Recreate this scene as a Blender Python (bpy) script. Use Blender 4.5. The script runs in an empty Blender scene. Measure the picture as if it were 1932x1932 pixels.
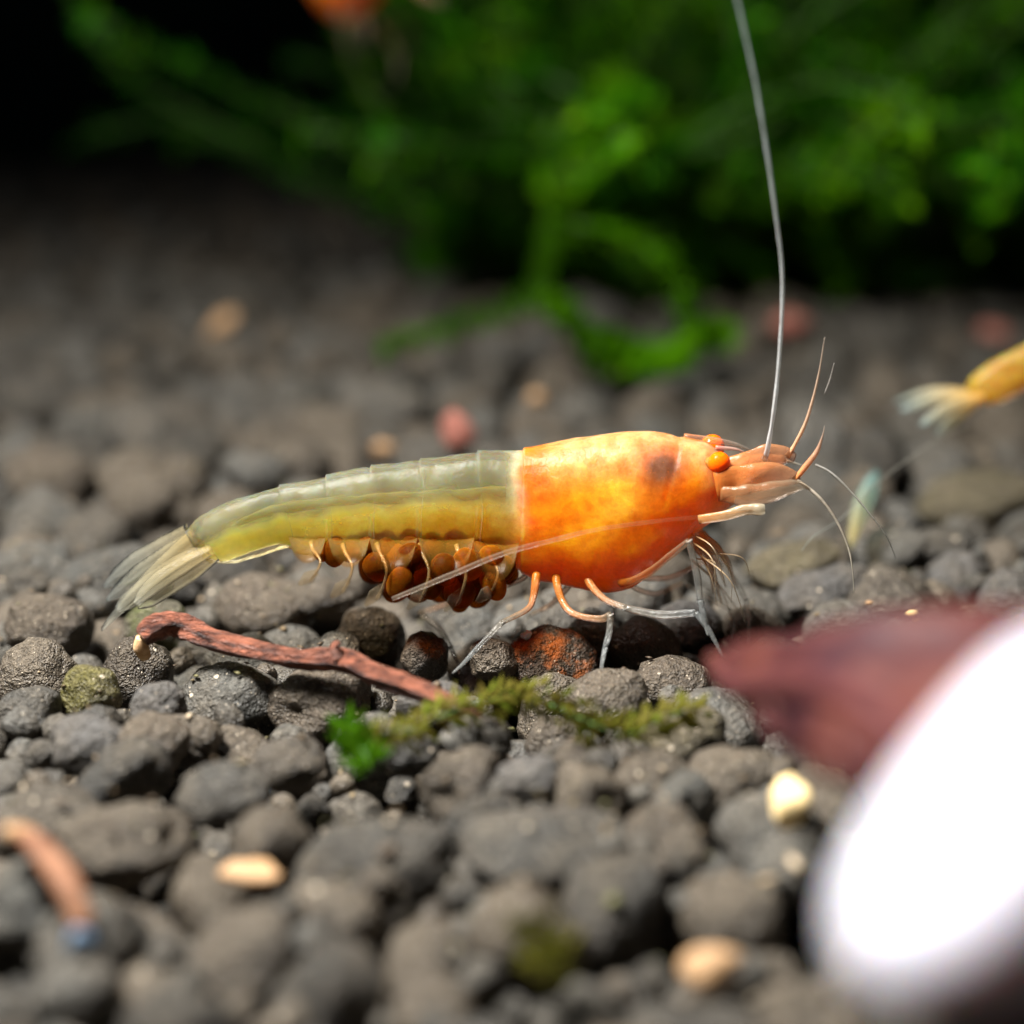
import bpy, math, random
import numpy as np
from mathutils import Vector, Matrix, noise, Euler

# ------------------------------------------------------------------ scene, camera, light
# 1 Blender unit = 1 cm (unit scale 0.01): the shrimp is about 2.5 cm long
sc = bpy.context.scene
sc.unit_settings.system = 'METRIC'
sc.unit_settings.scale_length = 0.01
random.seed(7); np.random.seed(7)
C = sc.collection

PITCH = math.radians(14.4)
TH = math.tan(math.radians(14.4))            # half field of view
CAM = Vector((0.0, -6.8, 2.25))
cd = bpy.data.cameras.new('camera'); cam = bpy.data.objects.new('camera', cd); C.objects.link(cam)
cam.location = CAM; cam.rotation_euler = (math.pi/2 - PITCH, 0, 0)
cd.sensor_width = 36; cd.lens = 18/TH; cd.clip_start = 0.05; cd.clip_end = 500
cd.dof.use_dof = True; cd.dof.focus_distance = 6.93
APERTURE = 0.23                              # entrance pupil in cm
cd.dof.aperture_fstop = cd.lens*1e-3/APERTURE
sc.camera = cam

w = bpy.data.worlds.new('World'); sc.world = w; w.use_nodes = True
w.node_tree.nodes['Background'].inputs[0].default_value = (0.55, 0.62, 0.66, 1)
w.node_tree.nodes['Background'].inputs[1].default_value = 0.045

ld = bpy.data.lights.new('tank_or_fill_lamp', 'AREA'); lo = bpy.data.objects.new('tank_or_fill_lamp', ld); C.objects.link(lo)
ld.spread = math.radians(114); ld.shape = 'RECTANGLE'; ld.size = 2.8; ld.size_y = 1.6; ld.energy = 2000; ld.color = (1.0, 0.975, 0.93)
lo.location = (-4.0, -2.0, 8.8)
lo.rotation_euler = (Vector((0.4, -0.3, 0)) - Vector(lo.location)).to_track_quat('-Z', 'Y').to_euler()

fill_ld = bpy.data.lights.new('tank_or_fill_lamp', 'AREA'); fill_lo = bpy.data.objects.new('tank_or_fill_lamp', fill_ld); C.objects.link(fill_lo)  # added fill, no lamp of the tank: brightens the far bed and moss
fill_ld.spread = math.radians(130); fill_ld.shape = 'RECTANGLE'; fill_ld.size = 2.8; fill_ld.size_y = 1.6; fill_ld.energy = 190; fill_ld.color = (1.0, 0.975, 0.93)
fill_lo.location = (-3.5, 7.5, 9.5)

sc.view_settings.view_transform = 'Standard'; sc.view_settings.look = 'None'
sc.view_settings.exposure = 0.0; sc.view_settings.gamma = 1.0
sc.render.engine = 'CYCLES'
sc.cycles.use_denoising = True
sc.cycles.max_bounces = 7; sc.cycles.diffuse_bounces = 3; sc.cycles.transparent_max_bounces = 16
sc.cycles.use_adaptive_sampling = True; sc.cycles.adaptive_threshold = 0.02
sc.cycles.caustics_reflective = False; sc.cycles.caustics_refractive = False

FWD = Vector((0, math.cos(PITCH), -math.sin(PITCH))); UP = Vector((0, math.sin(PITCH), math.cos(PITCH))); RT = Vector((1, 0, 0))
def ray(px, py):                              # sight line measured on the photograph (1932 px wide)
    return FWD + RT*((px-966)/966*TH) + UP*((966-py)/966*TH)
def at_y(px, py, y=0.0):                      # the point of that line in the upright plane at depth y
    r = ray(px, py); return CAM + r*((y-CAM.y)/r.y)
def at_z(px, py, z=0.0):                      # ... on the level plane z
    r = ray(px, py); return CAM + r*((z-CAM.z)/r.z)
def at_d(px, py, d):
    return CAM + ray(px, py)*d
def cm(px_len, d=6.93): return px_len/966*TH*d
def depth(p): return (Vector(p)-CAM).dot(FWD)

# ------------------------------------------------------------------ helpers
def mesh_obj(name, verts, faces, mat, parent=None, smooth=True, attrs=None):
    me = bpy.data.meshes.new(name)
    me.from_pydata([tuple(v) for v in verts] if not isinstance(verts, np.ndarray) else verts.tolist(), [], faces if isinstance(faces, list) else faces.tolist())
    if smooth: me.polygons.foreach_set('use_smooth', [True]*len(me.polygons))
    for an, (typ, data) in (attrs or {}).items():
        a = me.attributes.new(an, typ, 'POINT')
        a.data.foreach_set('color' if typ == 'FLOAT_COLOR' else 'value', np.asarray(data, dtype=np.float32).ravel())
    me.materials.append(mat); me.update()
    o = bpy.data.objects.new(name, me); C.objects.link(o)
    if parent: o.parent = parent
    return o
def empty(name, loc):
    o = bpy.data.objects.new(name, None); C.objects.link(o); o.location = loc; o.empty_display_size = 0.1; return o
def tag(o, label=None, cat=None, group=None, kind=None):
    for k, v in (('label', label), ('category', cat), ('group', group), ('kind', kind)):
        if v: o[k] = v
    return o
def copy_tree(o, parent=None, skip=()):
    c = o.copy(); C.objects.link(c); c.parent = parent
    for ch in list(o.children):
        if ch.name.split('.')[0] not in skip: copy_tree(ch, c, skip)
    return c
def resample(pts, n, extra=None):             # Catmull-Rom through pts, n samples; extra: values carried along
    P = np.array([tuple(p) for p in pts], float); m = len(P)
    E = np.array(extra, float) if extra is not None else None
    t = np.linspace(0, m-1, n); i = np.minimum(t.astype(int), m-2); f = (t-i)[:, None]
    g = lambda k: P[np.clip(k, 0, m-1)]
    p0, p1, p2, p3 = g(i-1), g(i), g(i+1), g(i+2)
    p0 = np.where((i == 0)[:, None], 2*p1-p2, p0); p3 = np.where((i == m-2)[:, None], 2*p2-p1, p3)
    Q = .5*((2*p1)+(-p0+p2)*f+(2*p0-5*p1+4*p2-p3)*f**2+(-p0+3*p1-3*p2+p3)*f**3)
    if E is None: return Q
    if E.ndim == 1: E = E[:, None]
    return Q, E[i]*(1-f)+E[i+1]*f
def frames(Q):
    T = np.gradient(Q, axis=0); T /= np.linalg.norm(T, axis=1)[:, None]+1e-12
    N = np.zeros_like(T); a = np.array([0, 1.0, 0]) if abs(T[0][1]) < .9 else np.array([1.0, 0, 0])
    n = np.cross(T[0], a); n /= np.linalg.norm(n)
    for k in range(len(T)):
        n = n-T[k]*n.dot(T[k]); n /= np.linalg.norm(n)+1e-12; N[k] = n
    return T, N, np.cross(T, N)
def tube(pts, radii, n=24, seg=8, flat=1.0, lump=0.0):   # tapered closed tube
    Q, R = resample(pts, n, radii); R = R[:, 0]
    T, N, B = frames(Q)
    a = np.linspace(0, 2*math.pi, seg, endpoint=False)
    V = []
    for k in range(n):
        for t in a:
            r = R[k]
            p = Q[k]+(N[k]*math.cos(t)+B[k]*math.sin(t)*flat)*r
            if lump:
                p = p+(N[k]*math.cos(t)+B[k]*math.sin(t))*r*lump*noise.noise(Vector(p*14))
            V.append(p)
    F = [[k*seg+j, k*seg+(j+1) % seg, (k+1)*seg+(j+1) % seg, (k+1)*seg+j] for k in range(n-1) for j in range(seg)]
    V.append(Q[0]); V.append(Q[-1]); c0, c1 = len(V)-2, len(V)-1
    F += [[c0, (j+1) % seg, j] for j in range(seg)]+[[c1, (n-1)*seg+j, (n-1)*seg+(j+1) % seg] for j in range(seg)]
    return np.array(V), F, np.concatenate([np.repeat(np.linspace(0, 1, n), seg), [0, 1]])

def ico(sub):
    import bmesh
    bm = bmesh.new(); bmesh.ops.create_icosphere(bm, subdivisions=sub, radius=1)
    V = np.array([v.co[:] for v in bm.verts]); F = np.array([[v.index for v in f.verts] for f in bm.faces]); bm.free(); return V, F

# ------------------------------------------------------------------ materials
class NT:
    def __init__(self, name):
        self.m = bpy.data.materials.new(name); self.m.use_nodes = True; self.t = self.m.node_tree
        self.p = self.t.nodes['Principled BSDF']; self.out = self.t.nodes['Material Output']
    def n(self, typ, **kw):
        x = self.t.nodes.new(typ)
        for k, v in kw.items():
            if k.startswith('i_'): x.inputs[int(k[2:]) if k[2:].isdigit() else k[2:]].default_value = v
            else: setattr(x, k, v)
        return x
    def l(self, a, b): self.t.links.new(a, b)
    def mix(self, fac, a, b, typ='MIX'):
        x = self.n('ShaderNodeMix', data_type='RGBA', blend_type=typ)
        for s, v in ((0, fac), (6, a), (7, b)):
            if hasattr(v, 'links') or isinstance(v, bpy.types.NodeSocket): self.l(v, x.inputs[s])
            else: x.inputs[s].default_value = v
        return x.outputs[2]
    def ramp(self, src, stops):
        r = self.n('ShaderNodeValToRGB'); e = r.color_ramp.elements
        while len(e) < len(stops): e.new(.5)
        for k, (p, c) in enumerate(stops):
            e[k].position = p; e[k].color = c if len(c) == 4 else (*c, 1)
        self.l(src, r.inputs[0]); return r.outputs[0]
    def noise(self, vec, scale, detail=4, rough=.55):
        x = self.n('ShaderNodeTexNoise'); x.inputs['Scale'].default_value = scale
        x.inputs['Detail'].default_value = detail; x.inputs['Roughness'].default_value = rough
        self.l(vec, x.inputs['Vector']); return x.outputs[0]
    def math(self, op, a, b=0.0, clamp=False):
        x = self.n('ShaderNodeMath', operation=op, use_clamp=clamp)
        for s, v in ((0, a), (1, b)):
            if isinstance(v, bpy.types.NodeSocket): self.l(v, x.inputs[s])
            else: x.inputs[s].default_value = v
        return x.outputs[0]
    def bump(self, h, strength, dist, prev=None):
        b = self.n('ShaderNodeBump'); b.inputs['Strength'].default_value = strength; b.inputs['Distance'].default_value = dist
        self.l(h, b.inputs['Height'])
        if prev is not None: self.l(prev, b.inputs['Normal'])
        return b.outputs[0]

def granule_mat(name, base=None, stuff=False, crust=None, speck=1.0):
    T = NT(name)
    geo = T.n('ShaderNodeNewGeometry'); pos = geo.outputs['Position']
    if stuff:
        a = T.n('ShaderNodeAttribute', attribute_name='rnd'); rnd = a.outputs['Fac']
    else:
        a = T.n('ShaderNodeAttribute', attribute_name='tone', attribute_type='OBJECT'); rnd = a.outputs['Fac']
    if base is None:
        col = T.ramp(rnd, [(0, (.024, .023, .021)), (.3, (.054, .051, .046)), (.34, (.060, .060, .056)), (.62, (.088, .086, .080)), (.66, (.062, .051, .040)), (1, (.098, .081, .062))])
    else:
        col = T.mix(rnd, (*base, 1), (*[c*.85 for c in base], 1))
    n1 = T.noise(pos, 7, 2, .6); n2 = T.noise(pos, 34, 3, .65); n3 = T.noise(pos, 120, 1, .7)
    col = T.mix(T.ramp(n1, [(.35, (0, 0, 0)), (.7, (1, 1, 1))]), col, T.mix(.5, col, (.100, .082, .060, 1)))
    col = T.mix(1.0, col, T.ramp(n2, [(.28, (.55, .53, .5)), (.72, (1.4, 1.38, 1.34))]), 'MULTIPLY')
    col = T.mix(1.0, col, T.ramp(n3, [(.3, (.58, .58, .58)), (.7, (1.42, 1.42, 1.40))]), 'MULTIPLY')
    if crust:                                   # rusty / mossy patch with a shape of its own
        f = T.ramp(T.noise(pos, 9, 6, .7), [(.48, (0, 0, 0)), (.62, (1, 1, 1))])
        col = T.mix(f, col, (*crust, 1))
    # pale flecks, smoother than the rest of the granule
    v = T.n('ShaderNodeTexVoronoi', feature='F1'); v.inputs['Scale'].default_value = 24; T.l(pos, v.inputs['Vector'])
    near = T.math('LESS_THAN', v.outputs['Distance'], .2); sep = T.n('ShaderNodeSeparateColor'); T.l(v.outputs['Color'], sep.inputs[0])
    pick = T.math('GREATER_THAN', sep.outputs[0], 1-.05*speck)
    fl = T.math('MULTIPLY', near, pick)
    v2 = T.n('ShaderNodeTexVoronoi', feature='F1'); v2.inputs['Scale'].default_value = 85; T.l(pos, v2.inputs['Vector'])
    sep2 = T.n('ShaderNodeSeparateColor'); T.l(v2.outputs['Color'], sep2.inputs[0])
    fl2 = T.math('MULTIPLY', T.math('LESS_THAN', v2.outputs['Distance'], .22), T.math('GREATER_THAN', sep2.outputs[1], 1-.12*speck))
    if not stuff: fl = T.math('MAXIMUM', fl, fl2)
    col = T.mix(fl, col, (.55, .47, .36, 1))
    T.l(col, T.p.inputs['Base Color'])
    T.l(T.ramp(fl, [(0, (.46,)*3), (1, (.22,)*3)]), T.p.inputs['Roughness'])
    T.p.inputs['Specular IOR Level'].default_value = .34
    hgt = n2 if stuff else T.math('ADD', n2, T.math('MULTIPLY', n3, .42))
    b = T.bump(hgt, 1.0, .032)
    T.l(b, T.p.inputs['Normal'])
    return T.m

def plain_mat(name, c1, c2, scale=8, rough=.6, bump=.3, bdist=.01, stretch=None, sss=0, spec=.4, lohi=(.32, .68)):
    T = NT(name); co = T.n('ShaderNodeTexCoord'); vec = co.outputs['Object']
    if stretch:
        mp = T.n('ShaderNodeMapping'); mp.inputs['Scale'].default_value = stretch; T.l(vec, mp.inputs[0]); vec = mp.outputs[0]
    f = T.noise(vec, scale, 6, .62)
    T.l(T.ramp(f, [(lohi[0], c1), (lohi[1], c2)]), T.p.inputs['Base Color'])
    T.p.inputs['Roughness'].default_value = rough; T.p.inputs['Specular IOR Level'].default_value = spec
    if sss:
        T.p.inputs['Subsurface Weight'].default_value = 1; T.p.inputs['Subsurface Radius'].default_value = (1, .6, .4); T.p.inputs['Subsurface Scale'].default_value = sss
    T.l(T.bump(T.noise(vec, scale*3, 5, .6), bump, bdist), T.p.inputs['Normal'])
    return T.m

def shrimp_mat(name, sss=.06, rough=.28, tr=.25, bump=.25, spots=True, ior=1.17, rim=.45, soft=False, gloss=.22, tint=.5):
    """translucent shell: pigment colour (attribute 'pig') over clear chitin, opacity (attribute 'opa')"""
    T = NT(name)
    a = T.n('ShaderNodeAttribute', attribute_name='pig'); o = T.n('ShaderNodeAttribute', attribute_name='opa')
    co = T.n('ShaderNodeTexCoord'); vec = co.outputs['Object']
    n1 = T.noise(vec, 16, 6, .65); n2 = T.noise(vec, 75, 4, .7)
    col = a.outputs['Color']
    if spots:
        col = T.mix(1.0, col, T.ramp(n1, [(.3, (.80, .62, .50)), (.7, (1.12, 1.22, 1.35))]), 'MULTIPLY')
        col = T.mix(T.math('MULTIPLY', T.ramp(n2, [(.58, (0, 0, 0)), (.72, (1, 1, 1))]), .42), col, (1.0, .22, .02, 1))
    T.l(col, T.p.inputs['Base Color'])
    p = T.p; p.inputs['Roughness'].default_value = rough; p.inputs['Specular IOR Level'].default_value = .06
    p.inputs['Subsurface Weight'].default_value = 1.0 if sss else 0
    p.inputs['Subsurface Radius'].default_value = (1.0, .55, .20); p.inputs['Subsurface Scale'].default_value = sss or .01
    b = T.bump(n1, bump, .012); b = T.bump(n2, bump*.8, .004, b); T.l(b, p.inputs['Normal'])
    tl = T.n('ShaderNodeBsdfTranslucent'); T.l(col, tl.inputs[0])
    body = T.n('ShaderNodeMixShader'); body.inputs[0].default_value = tr; T.l(p.outputs[0], body.inputs[1]); T.l(tl.outputs[0], body.inputs[2])
    cl = T.n('ShaderNodeBsdfTransparent'); T.l(T.mix(tint, col, (1, 1, 1, 1)), cl.inputs[0])
    # rim of a thin clear shell is seen edge-on, through more of it
    lw = T.n('ShaderNodeLayerWeight'); lw.inputs[0].default_value = .35
    if soft:                                    # flesh thins out towards its edge
        fac = T.math('MULTIPLY', o.outputs['Fac'], T.math('POWER', T.math('SUBTRACT', 1.0, lw.outputs['Facing'], True), 1.1), True)
    else:
        fac = T.math('ADD', o.outputs['Fac'], T.math('MULTIPLY', T.math('POWER', lw.outputs['Facing'], 2.0), rim), True)
    fac = T.math('MULTIPLY', fac, T.ramp(n1, [(.25, (.8,)*3), (.7, (1.1,)*3)]), True)
    m1 = T.n('ShaderNodeMixShader'); T.l(fac, m1.inputs[0]); T.l(cl.outputs[0], m1.inputs[1]); T.l(body.outputs[0], m1.inputs[2])
    gl = T.n('ShaderNodeBsdfGlossy'); gl.inputs['Roughness'].default_value = gloss; T.l(b, gl.inputs['Normal'])
    fr = T.n('ShaderNodeFresnel'); fr.inputs[0].default_value = ior; T.l(b, fr.inputs['Normal'])
    m2 = T.n('ShaderNodeMixShader'); T.l(fr.outputs[0], m2.inputs[0]); T.l(m1.outputs[0], m2.inputs[1]); T.l(gl.outputs[0], m2.inputs[2])
    T.l(m2.outputs[0], T.out.inputs[0])
    return T.m

M = {}
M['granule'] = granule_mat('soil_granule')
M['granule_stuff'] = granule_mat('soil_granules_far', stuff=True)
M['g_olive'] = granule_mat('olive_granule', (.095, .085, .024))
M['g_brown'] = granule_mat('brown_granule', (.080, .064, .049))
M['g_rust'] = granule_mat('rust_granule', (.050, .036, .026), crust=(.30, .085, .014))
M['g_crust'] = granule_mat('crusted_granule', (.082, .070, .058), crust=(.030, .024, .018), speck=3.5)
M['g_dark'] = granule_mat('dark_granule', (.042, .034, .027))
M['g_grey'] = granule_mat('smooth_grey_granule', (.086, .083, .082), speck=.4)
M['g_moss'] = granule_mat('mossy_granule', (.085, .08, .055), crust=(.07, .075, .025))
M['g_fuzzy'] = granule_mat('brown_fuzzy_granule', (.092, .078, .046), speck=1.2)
M['red_chip'] = plain_mat('red_clay', (.20, .060, .045), (.30, .12, .085), 9, .8)
M['tan_chip'] = plain_mat('tan_grain', (.30, .16, .07), (.52, .33, .17), 9, .6)
M['cream_chip'] = plain_mat('cream_grain', (.72, .43, .12), (.95, .82, .50), 7, .5)
M['blue_chip'] = plain_mat('blue_grain', (.10, .16, .24), (.20, .29, .40), 9, .5)
M['soil'] = plain_mat('soil_floor', (.012, .011, .010), (.03, .027, .022), 6, .95)
M['wall'] = plain_mat('dark_back_panel', (.010, .020, .018), (.018, .032, .026), .4, .9, .1, spec=.1)
M['bark'] = plain_mat('red_twig_bark', (.040, .013, .009), (.36, .125, .072), 26, .42, 1.0, .03, stretch=(.30, 1.3, 1.5), lohi=(.36, .66))
M['twig_wood'] = plain_mat('pale_broken_wood', (.45, .24, .10), (.82, .58, .34), 18, .8)
M['brown_bark'] = plain_mat('brown_twig_bark', (.10, .036, .018), (.26, .12, .06), 10, .7, .8, .02)
M['leaf'] = plain_mat('red_brown_leaf', (.020, .001, .006), (.105, .028, .019), 2.4, .55, .5, .05, spec=.3, lohi=(.38, .62))
M['vein'] = plain_mat('leaf_vein', (.04, .005, .008), (.07, .012, .011), 5, .6)
M['white'] = plain_mat('white_stone', (.72, .71, .82), (.78, .77, .86), 3, .35, .05, .01, sss=.08)

# ------------------------------------------------------------------ setting: soil floor and back panel
v = [(-30, -9, -.42), (30, -9, -.42), (30, 34, -.42), (-30, 34, -.42)]
tag(mesh_obj('ground', v, [[0, 1, 2, 3]], M['soil'], smooth=False), 'dark soil floor under the granules', kind='structure')
v = [(-30, 27, -1), (30, 27, -1), (30, 27, 30), (-30, 27, 30), (-30, 27.6, -1), (30, 27.6, -1), (30, 27.6, 30), (-30, 27.6, 30)]
tag(mesh_obj('wall_back', v, [[0, 1, 2, 3], [5, 4, 7, 6], [0, 3, 7, 4], [1, 5, 6, 2], [3, 2, 6, 7], [0, 4, 5, 1]], M['wall'], smooth=False), 'dark back panel of the tank', kind='structure')

# ------------------------------------------------------------------ granules
V4, F4 = ico(4); V3, F3 = ico(3); V2, F2 = ico(2); V1, F1 = ico(1)
def lumpy(V, seed, soft=1.0, chip=False):
    rs = np.random.RandomState(seed); off = Vector(rs.uniform(-50, 50, 3))
    # worn facets: a few soft cutting planes, then lumps
    pl = rs.normal(size=(7, 3)); pl /= np.linalg.norm(pl, axis=1)[:, None]; dd = rs.uniform(.40, .85, 7) if chip else rs.uniform(.74, .96, 7)
    R = np.ones(len(V))
    for n_, d_ in zip(pl, dd):
        c = V @ n_
        cut = np.where(c > .05, d_/np.maximum(c, .05), 9)
        k = .10*soft
        R = -k*np.log(np.exp(-R/k)+np.exp(-cut/k))
    out = np.empty_like(V)
    for i, p in enumerate(V):
        q = Vector(p)
        r = R[i]+.13*noise.noise(q*1.3+off)+.075*noise.noise(q*2.9+off)
        if len(V) > 600:
            r += .032*noise.noise(q*6.5+off)+.020*noise.noise(q*14+off)
            pit = noise.noise(q*4.2-off); r -= .05*max(0, pit-.35)
        out[i] = p*r
    return out/np.abs(out).max()*1.06
NV = 22
hi_mesh = []
for k in range(NV):
    me = bpy.data.meshes.new('soil_granule'); me.from_pydata(lumpy(V4, k).tolist(), [], F4.tolist())
    me.polygons.foreach_set('use_smooth', [True]*len(me.polygons)); hi_mesh.append(me)
lo_V2 = [lumpy(V2, k) for k in range(12)]; lo_V1 = [lumpy(V1, k) for k in range(8)]; lo_V3 = [lumpy(V3, k) for k in range(8)]

pos, rad, info = [], [], []                    # every granule as a sphere for packing
grid = {}
CS = .5
def key(x, y): return (int(math.floor(x/CS)), int(math.floor(y/CS)))
def add(p, r, inf):
    grid.setdefault(key(p[0], p[1]), []).append(len(pos)); pos.append(tuple(p)); rad.append(r); info.append(inf)
def neigh(x, y):
    a, b = key(x, y); out = []
    for i in (-1, 0, 1):
        for j in (-1, 0, 1): out += grid.get((a+i, b+j), [])
    return out
# the granules one can pick out: photo position, half width, half height (1932 px), tilt, material, label
G0 = 'rounded dark grey-brown soil granule lying in the granule bed'
GR = 'grey-brown granules of the soil bed'
HERO = [
 (497,1152,102,76,-12,'g_brown','large faceted brown granule right behind the red twig, under the shrimp tail'),
 (700,1205,72,60,10,'g_dark','dark brown granule in shade under the shrimp eggs, behind the red twig'),
 (1035,1258,92,76,15,'g_rust','dark granule with a rusty orange patch between the shrimp legs'),
 (1150,1322,82,58,0,None,'pale grey granule on which the shrimp sets a clear foot'),
 (440,1325,98,88,8,None,'big round grey granule just in front of the red twig'),
 (615,1330,104,78,-6,'g_brown',None),(300,1185,66,58,0,'g_moss','mossy grey granule under the broken end of the red twig'),
 (205,1105,118,74,-18,None,'large pale grey granule behind the shrimp tail fan'),
 (75,1290,86,86,0,None,None),(172,1308,58,56,-25,'g_olive','small olive green granule among grey ones near the twig end'),
 (262,1275,72,78,30,'g_dark',None),(298,1335,56,48,0,'g_grey',None),(168,1402,82,58,0,'g_grey',None),(292,1412,72,68,0,'g_brown',None),
 (545,1440,68,54,0,None,None),(432,1500,96,62,0,None,None),
 (1552,1122,92,56,-24,'g_grey','smooth oval grey granule leaning uphill under the curved feeler tip'),
 (1682,1152,102,82,0,'g_crust','big granule with a broken dark crust and cream chips'),
 (1800,1092,56,66,10,'g_grey',None),(1905,1140,62,66,0,'g_grey',None),(1490,1066,96,46,-20,'g_fuzzy',None),
 (1845,950,128,66,-6,'g_fuzzy','broad fuzzy brown granule behind the granule with cream chips'),
 (1680,1042,76,50,-20,None,None),(1782,1028,62,34,0,None,None),
 (1222,1492,84,78,0,None,None),(1000,1470,66,42,0,'g_grey','pale oval granule in front of the green-brown moss strand'),
 (1105,1452,66,66,30,'g_dark',None),(880,1485,84,74,-10,None,None),(1050,1605,185,86,6,None,'broad slab-like grey granule in the blurred foreground bed'),
 (1385,1485,104,82,0,None,None),(1500,1645,108,76,-15,None,None),(700,1645,165,100,-20,None,None),(232,1590,134,82,-10,None,None),(60,1705,96,88,0,None,None),
 (90,905,98,66,0,'g_brown',None),(720,782,96,62,0,None,None),(60,765,96,70,0,None,None),(275,945,74,56,0,None,None),(480,890,64,44,0,None,None),
 (1220,1225,70,62,0,'g_dark',None),(1270,1290,80,60,20,'g_brown',None),(1300,1185,76,50,0,'g_grey',None),(930,1245,52,44,0,None,None),(800,1240,48,52,0,'g_grey',None),
 (1420,1190,64,48,0,'g_brown',None),(90,1180,92,58,8,'g_brown',None),(60,1075,76,52,0,None,None),(440,1080,78,54,0,None,None),(600,1125,70,44,0,None,None),
 (820,1340,70,54,0,'g_grey',None),(1300,1395,88,70,0,'g_fuzzy',None),(900,1395,70,46,0,None,None),(760,1420,76,50,0,None,None),
]
for (cx, cy, hw, hh, ang, mk, lab) in HERO:
    zc = -.05
    for _ in range(3):
        p = at_z(cx, cy, zc); d = depth(p); rw, rh = cm(hw, d), cm(hh, d); zc = min(.07, .07)-rh*.95
    add(p, (rw+rh)/2*.94, dict(hero=1, s=(rw, (rw+rh)/2*.95, rh), ang=ang, mat=mk, label=lab))
NH = len(pos)
# small coloured bits also take their place in the bed
BITS = [
 (860,812,36,44,-35,'red_chip','brick red chip standing in the granule bed behind the shrimp back','red_clay_chip','chip'),
 (1488,615,40,27,0,'red_chip','pinkish clay chip on the bed behind the long upright feeler','clay_chip','chip'),
 (1882,645,46,33,10,'red_chip','pinkish clay chip on the bed beyond the second shrimp tail','clay_chip','chip'),
 (416,612,40,24,-45,'tan_chip','orange-tan sliver lying on the far bed left of the moss','tan_sliver','grain'),
 (724,850,26,18,0,'tan_chip','small tan grain between granules behind the clear shrimp abdomen','tan_grain','grain'),
 (40,872,24,20,0,'tan_chip','small tan grain on a brown granule far behind the tail fan','tan_grain','grain'),
 (262,792,30,22,-40,'tan_chip','dull orange-tan sliver among blurred granules behind the tail','tan_sliver','grain'),
 (1008,752,20,16,0,'tan_chip','tiny tan grain below the curled moss strand','tan_grain','grain'),
 (480,1645,70,25,2,'tan_chip','cream-tan elongated grain lying in the blurred foreground','tan_grain','grain'),
 (1487,1512,42,54,28,'cream_chip','bright cream yellow grain in front of the red-brown leaf','cream_grain','grain'),
 (1345,1832,62,46,0,'tan_chip','round tan grain in the very blurred front of the bed','tan_grain','grain'),
 (145,1778,34,30,0,'blue_chip','pale blue grain near the lower end of the small brown twig','blue_grain','grain'),
 (993,1198,11,9,0,'white','tiny white crumb between granules under the shrimp belly','white_crumb','crumb'),
 (507,1487,9,14,0,'white','tiny white crumb on grey granules in front of the twig','white_crumb','crumb'),
]
limit_noise = lambda x, y: .05+.05*noise.noise(Vector((x*.7, y*.7, 3)))
rs = np.random.RandomState(3)
def drop(x, y, r):
    """let a ball fall on the bed and roll to a resting place"""
    def h(x, y):
        z = -.42+r
        for i in neigh(x, y):
            q = pos[i]; R = (rad[i]+r)*.93; d2 = (q[0]-x)**2+(q[1]-y)**2
            if d2 < R*R: z = max(z, q[2]+math.sqrt(R*R-d2))
        return z
    z = h(x, y); st = r*.8
    for _ in range(7):
        best = None
        for k in range(6):
            a = k*math.pi/3+_; nx, ny = x+math.cos(a)*st, y+math.sin(a)*st; nz = h(nx, ny)
            if nz < z-1e-4 and (best is None or nz < best[2]): best = (nx, ny, nz)
        if best: x, y, z = best
        else: st *= .5
    return x, y, z
def fill(y0, y1, per_area, rlo, rhi):
    d0, d1 = y0-CAM.y, y1-CAM.y
    area = sum(2*(.34*(d0+(k+.5)*(d1-d0)/20)+.45)*(d1-d0)/20 for k in range(20))
    n = int(area*per_area); 
    for _ in range(n):
        u = rs.rand(); y = math.sqrt(d0*d0+u*(d1*d1-d0*d0))+CAM.y
        x = rs.uniform(-1, 1)*(.34*(y-CAM.y)+.45); r = rlo+(rhi-rlo)*rs.beta(1.6, 2.2)
        x, y, z = drop(x, y, r)
        lim = .04+.09*noise.noise(Vector((x*1.1, y*1.1, 3))) if abs(y) < 1.6 else .06+.17*noise.noise(Vector((x*.9, y*.9, 3)))
        if z+r*.95 > lim: continue
        a = rs.uniform(.78, 1.15, 3); a /= a.prod()**(1/3)
        add((x, y, z), r, dict(s=tuple(r*a*1.03), rot=tuple(rs.uniform(0, 6.28, 3)), rnd=rs.rand()))
fill(-3.6, -1.0, 27, .10, .23)
fill(-1.0, 2.0, 31, .075, .205)
fill(2.0, 9, 16, .13, .27)
fill(-2.6, 2.0, 34, .03, .07)
fill(9, 22, 9, .16, .32)
NG = len(pos)
# which 300 show largest: paint discs far to near on a small grid and count
RES = 400
buf = np.full((RES, RES), -1, int); order = []
for i in range(NG):
    v_ = Vector(pos[i])-CAM; d = v_.dot(FWD)
    if d < .5: continue
    order.append((d, i, (v_.dot(RT)/d/TH*.5+.5)*RES, (.5-v_.dot(UP)/d/TH*.5)*RES, rad[i]/d/TH*.5*RES))
order.sort(reverse=True)
for d, i, u, v_, r in order:
    x0, x1, y0, y1 = max(0, int(u-r)), min(RES, int(u+r)+2), max(0, int(v_-r)), min(RES, int(v_+r)+2)
    if x0 >= x1 or y0 >= y1: continue
    yy, xx = np.mgrid[y0:y1, x0:x1]; m = (xx+.5-u)**2+(yy+.5-v_)**2 < r*r
    buf[y0:y1, x0:x1][m] = i
cnt = np.bincount(buf[buf >= 0], minlength=NG)
heroes = list(range(NH))
rest = [i for i in np.argsort(-cnt) if i >= NH and cnt[i] > 0]
single = set(heroes+rest[:300-NH])
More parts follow.
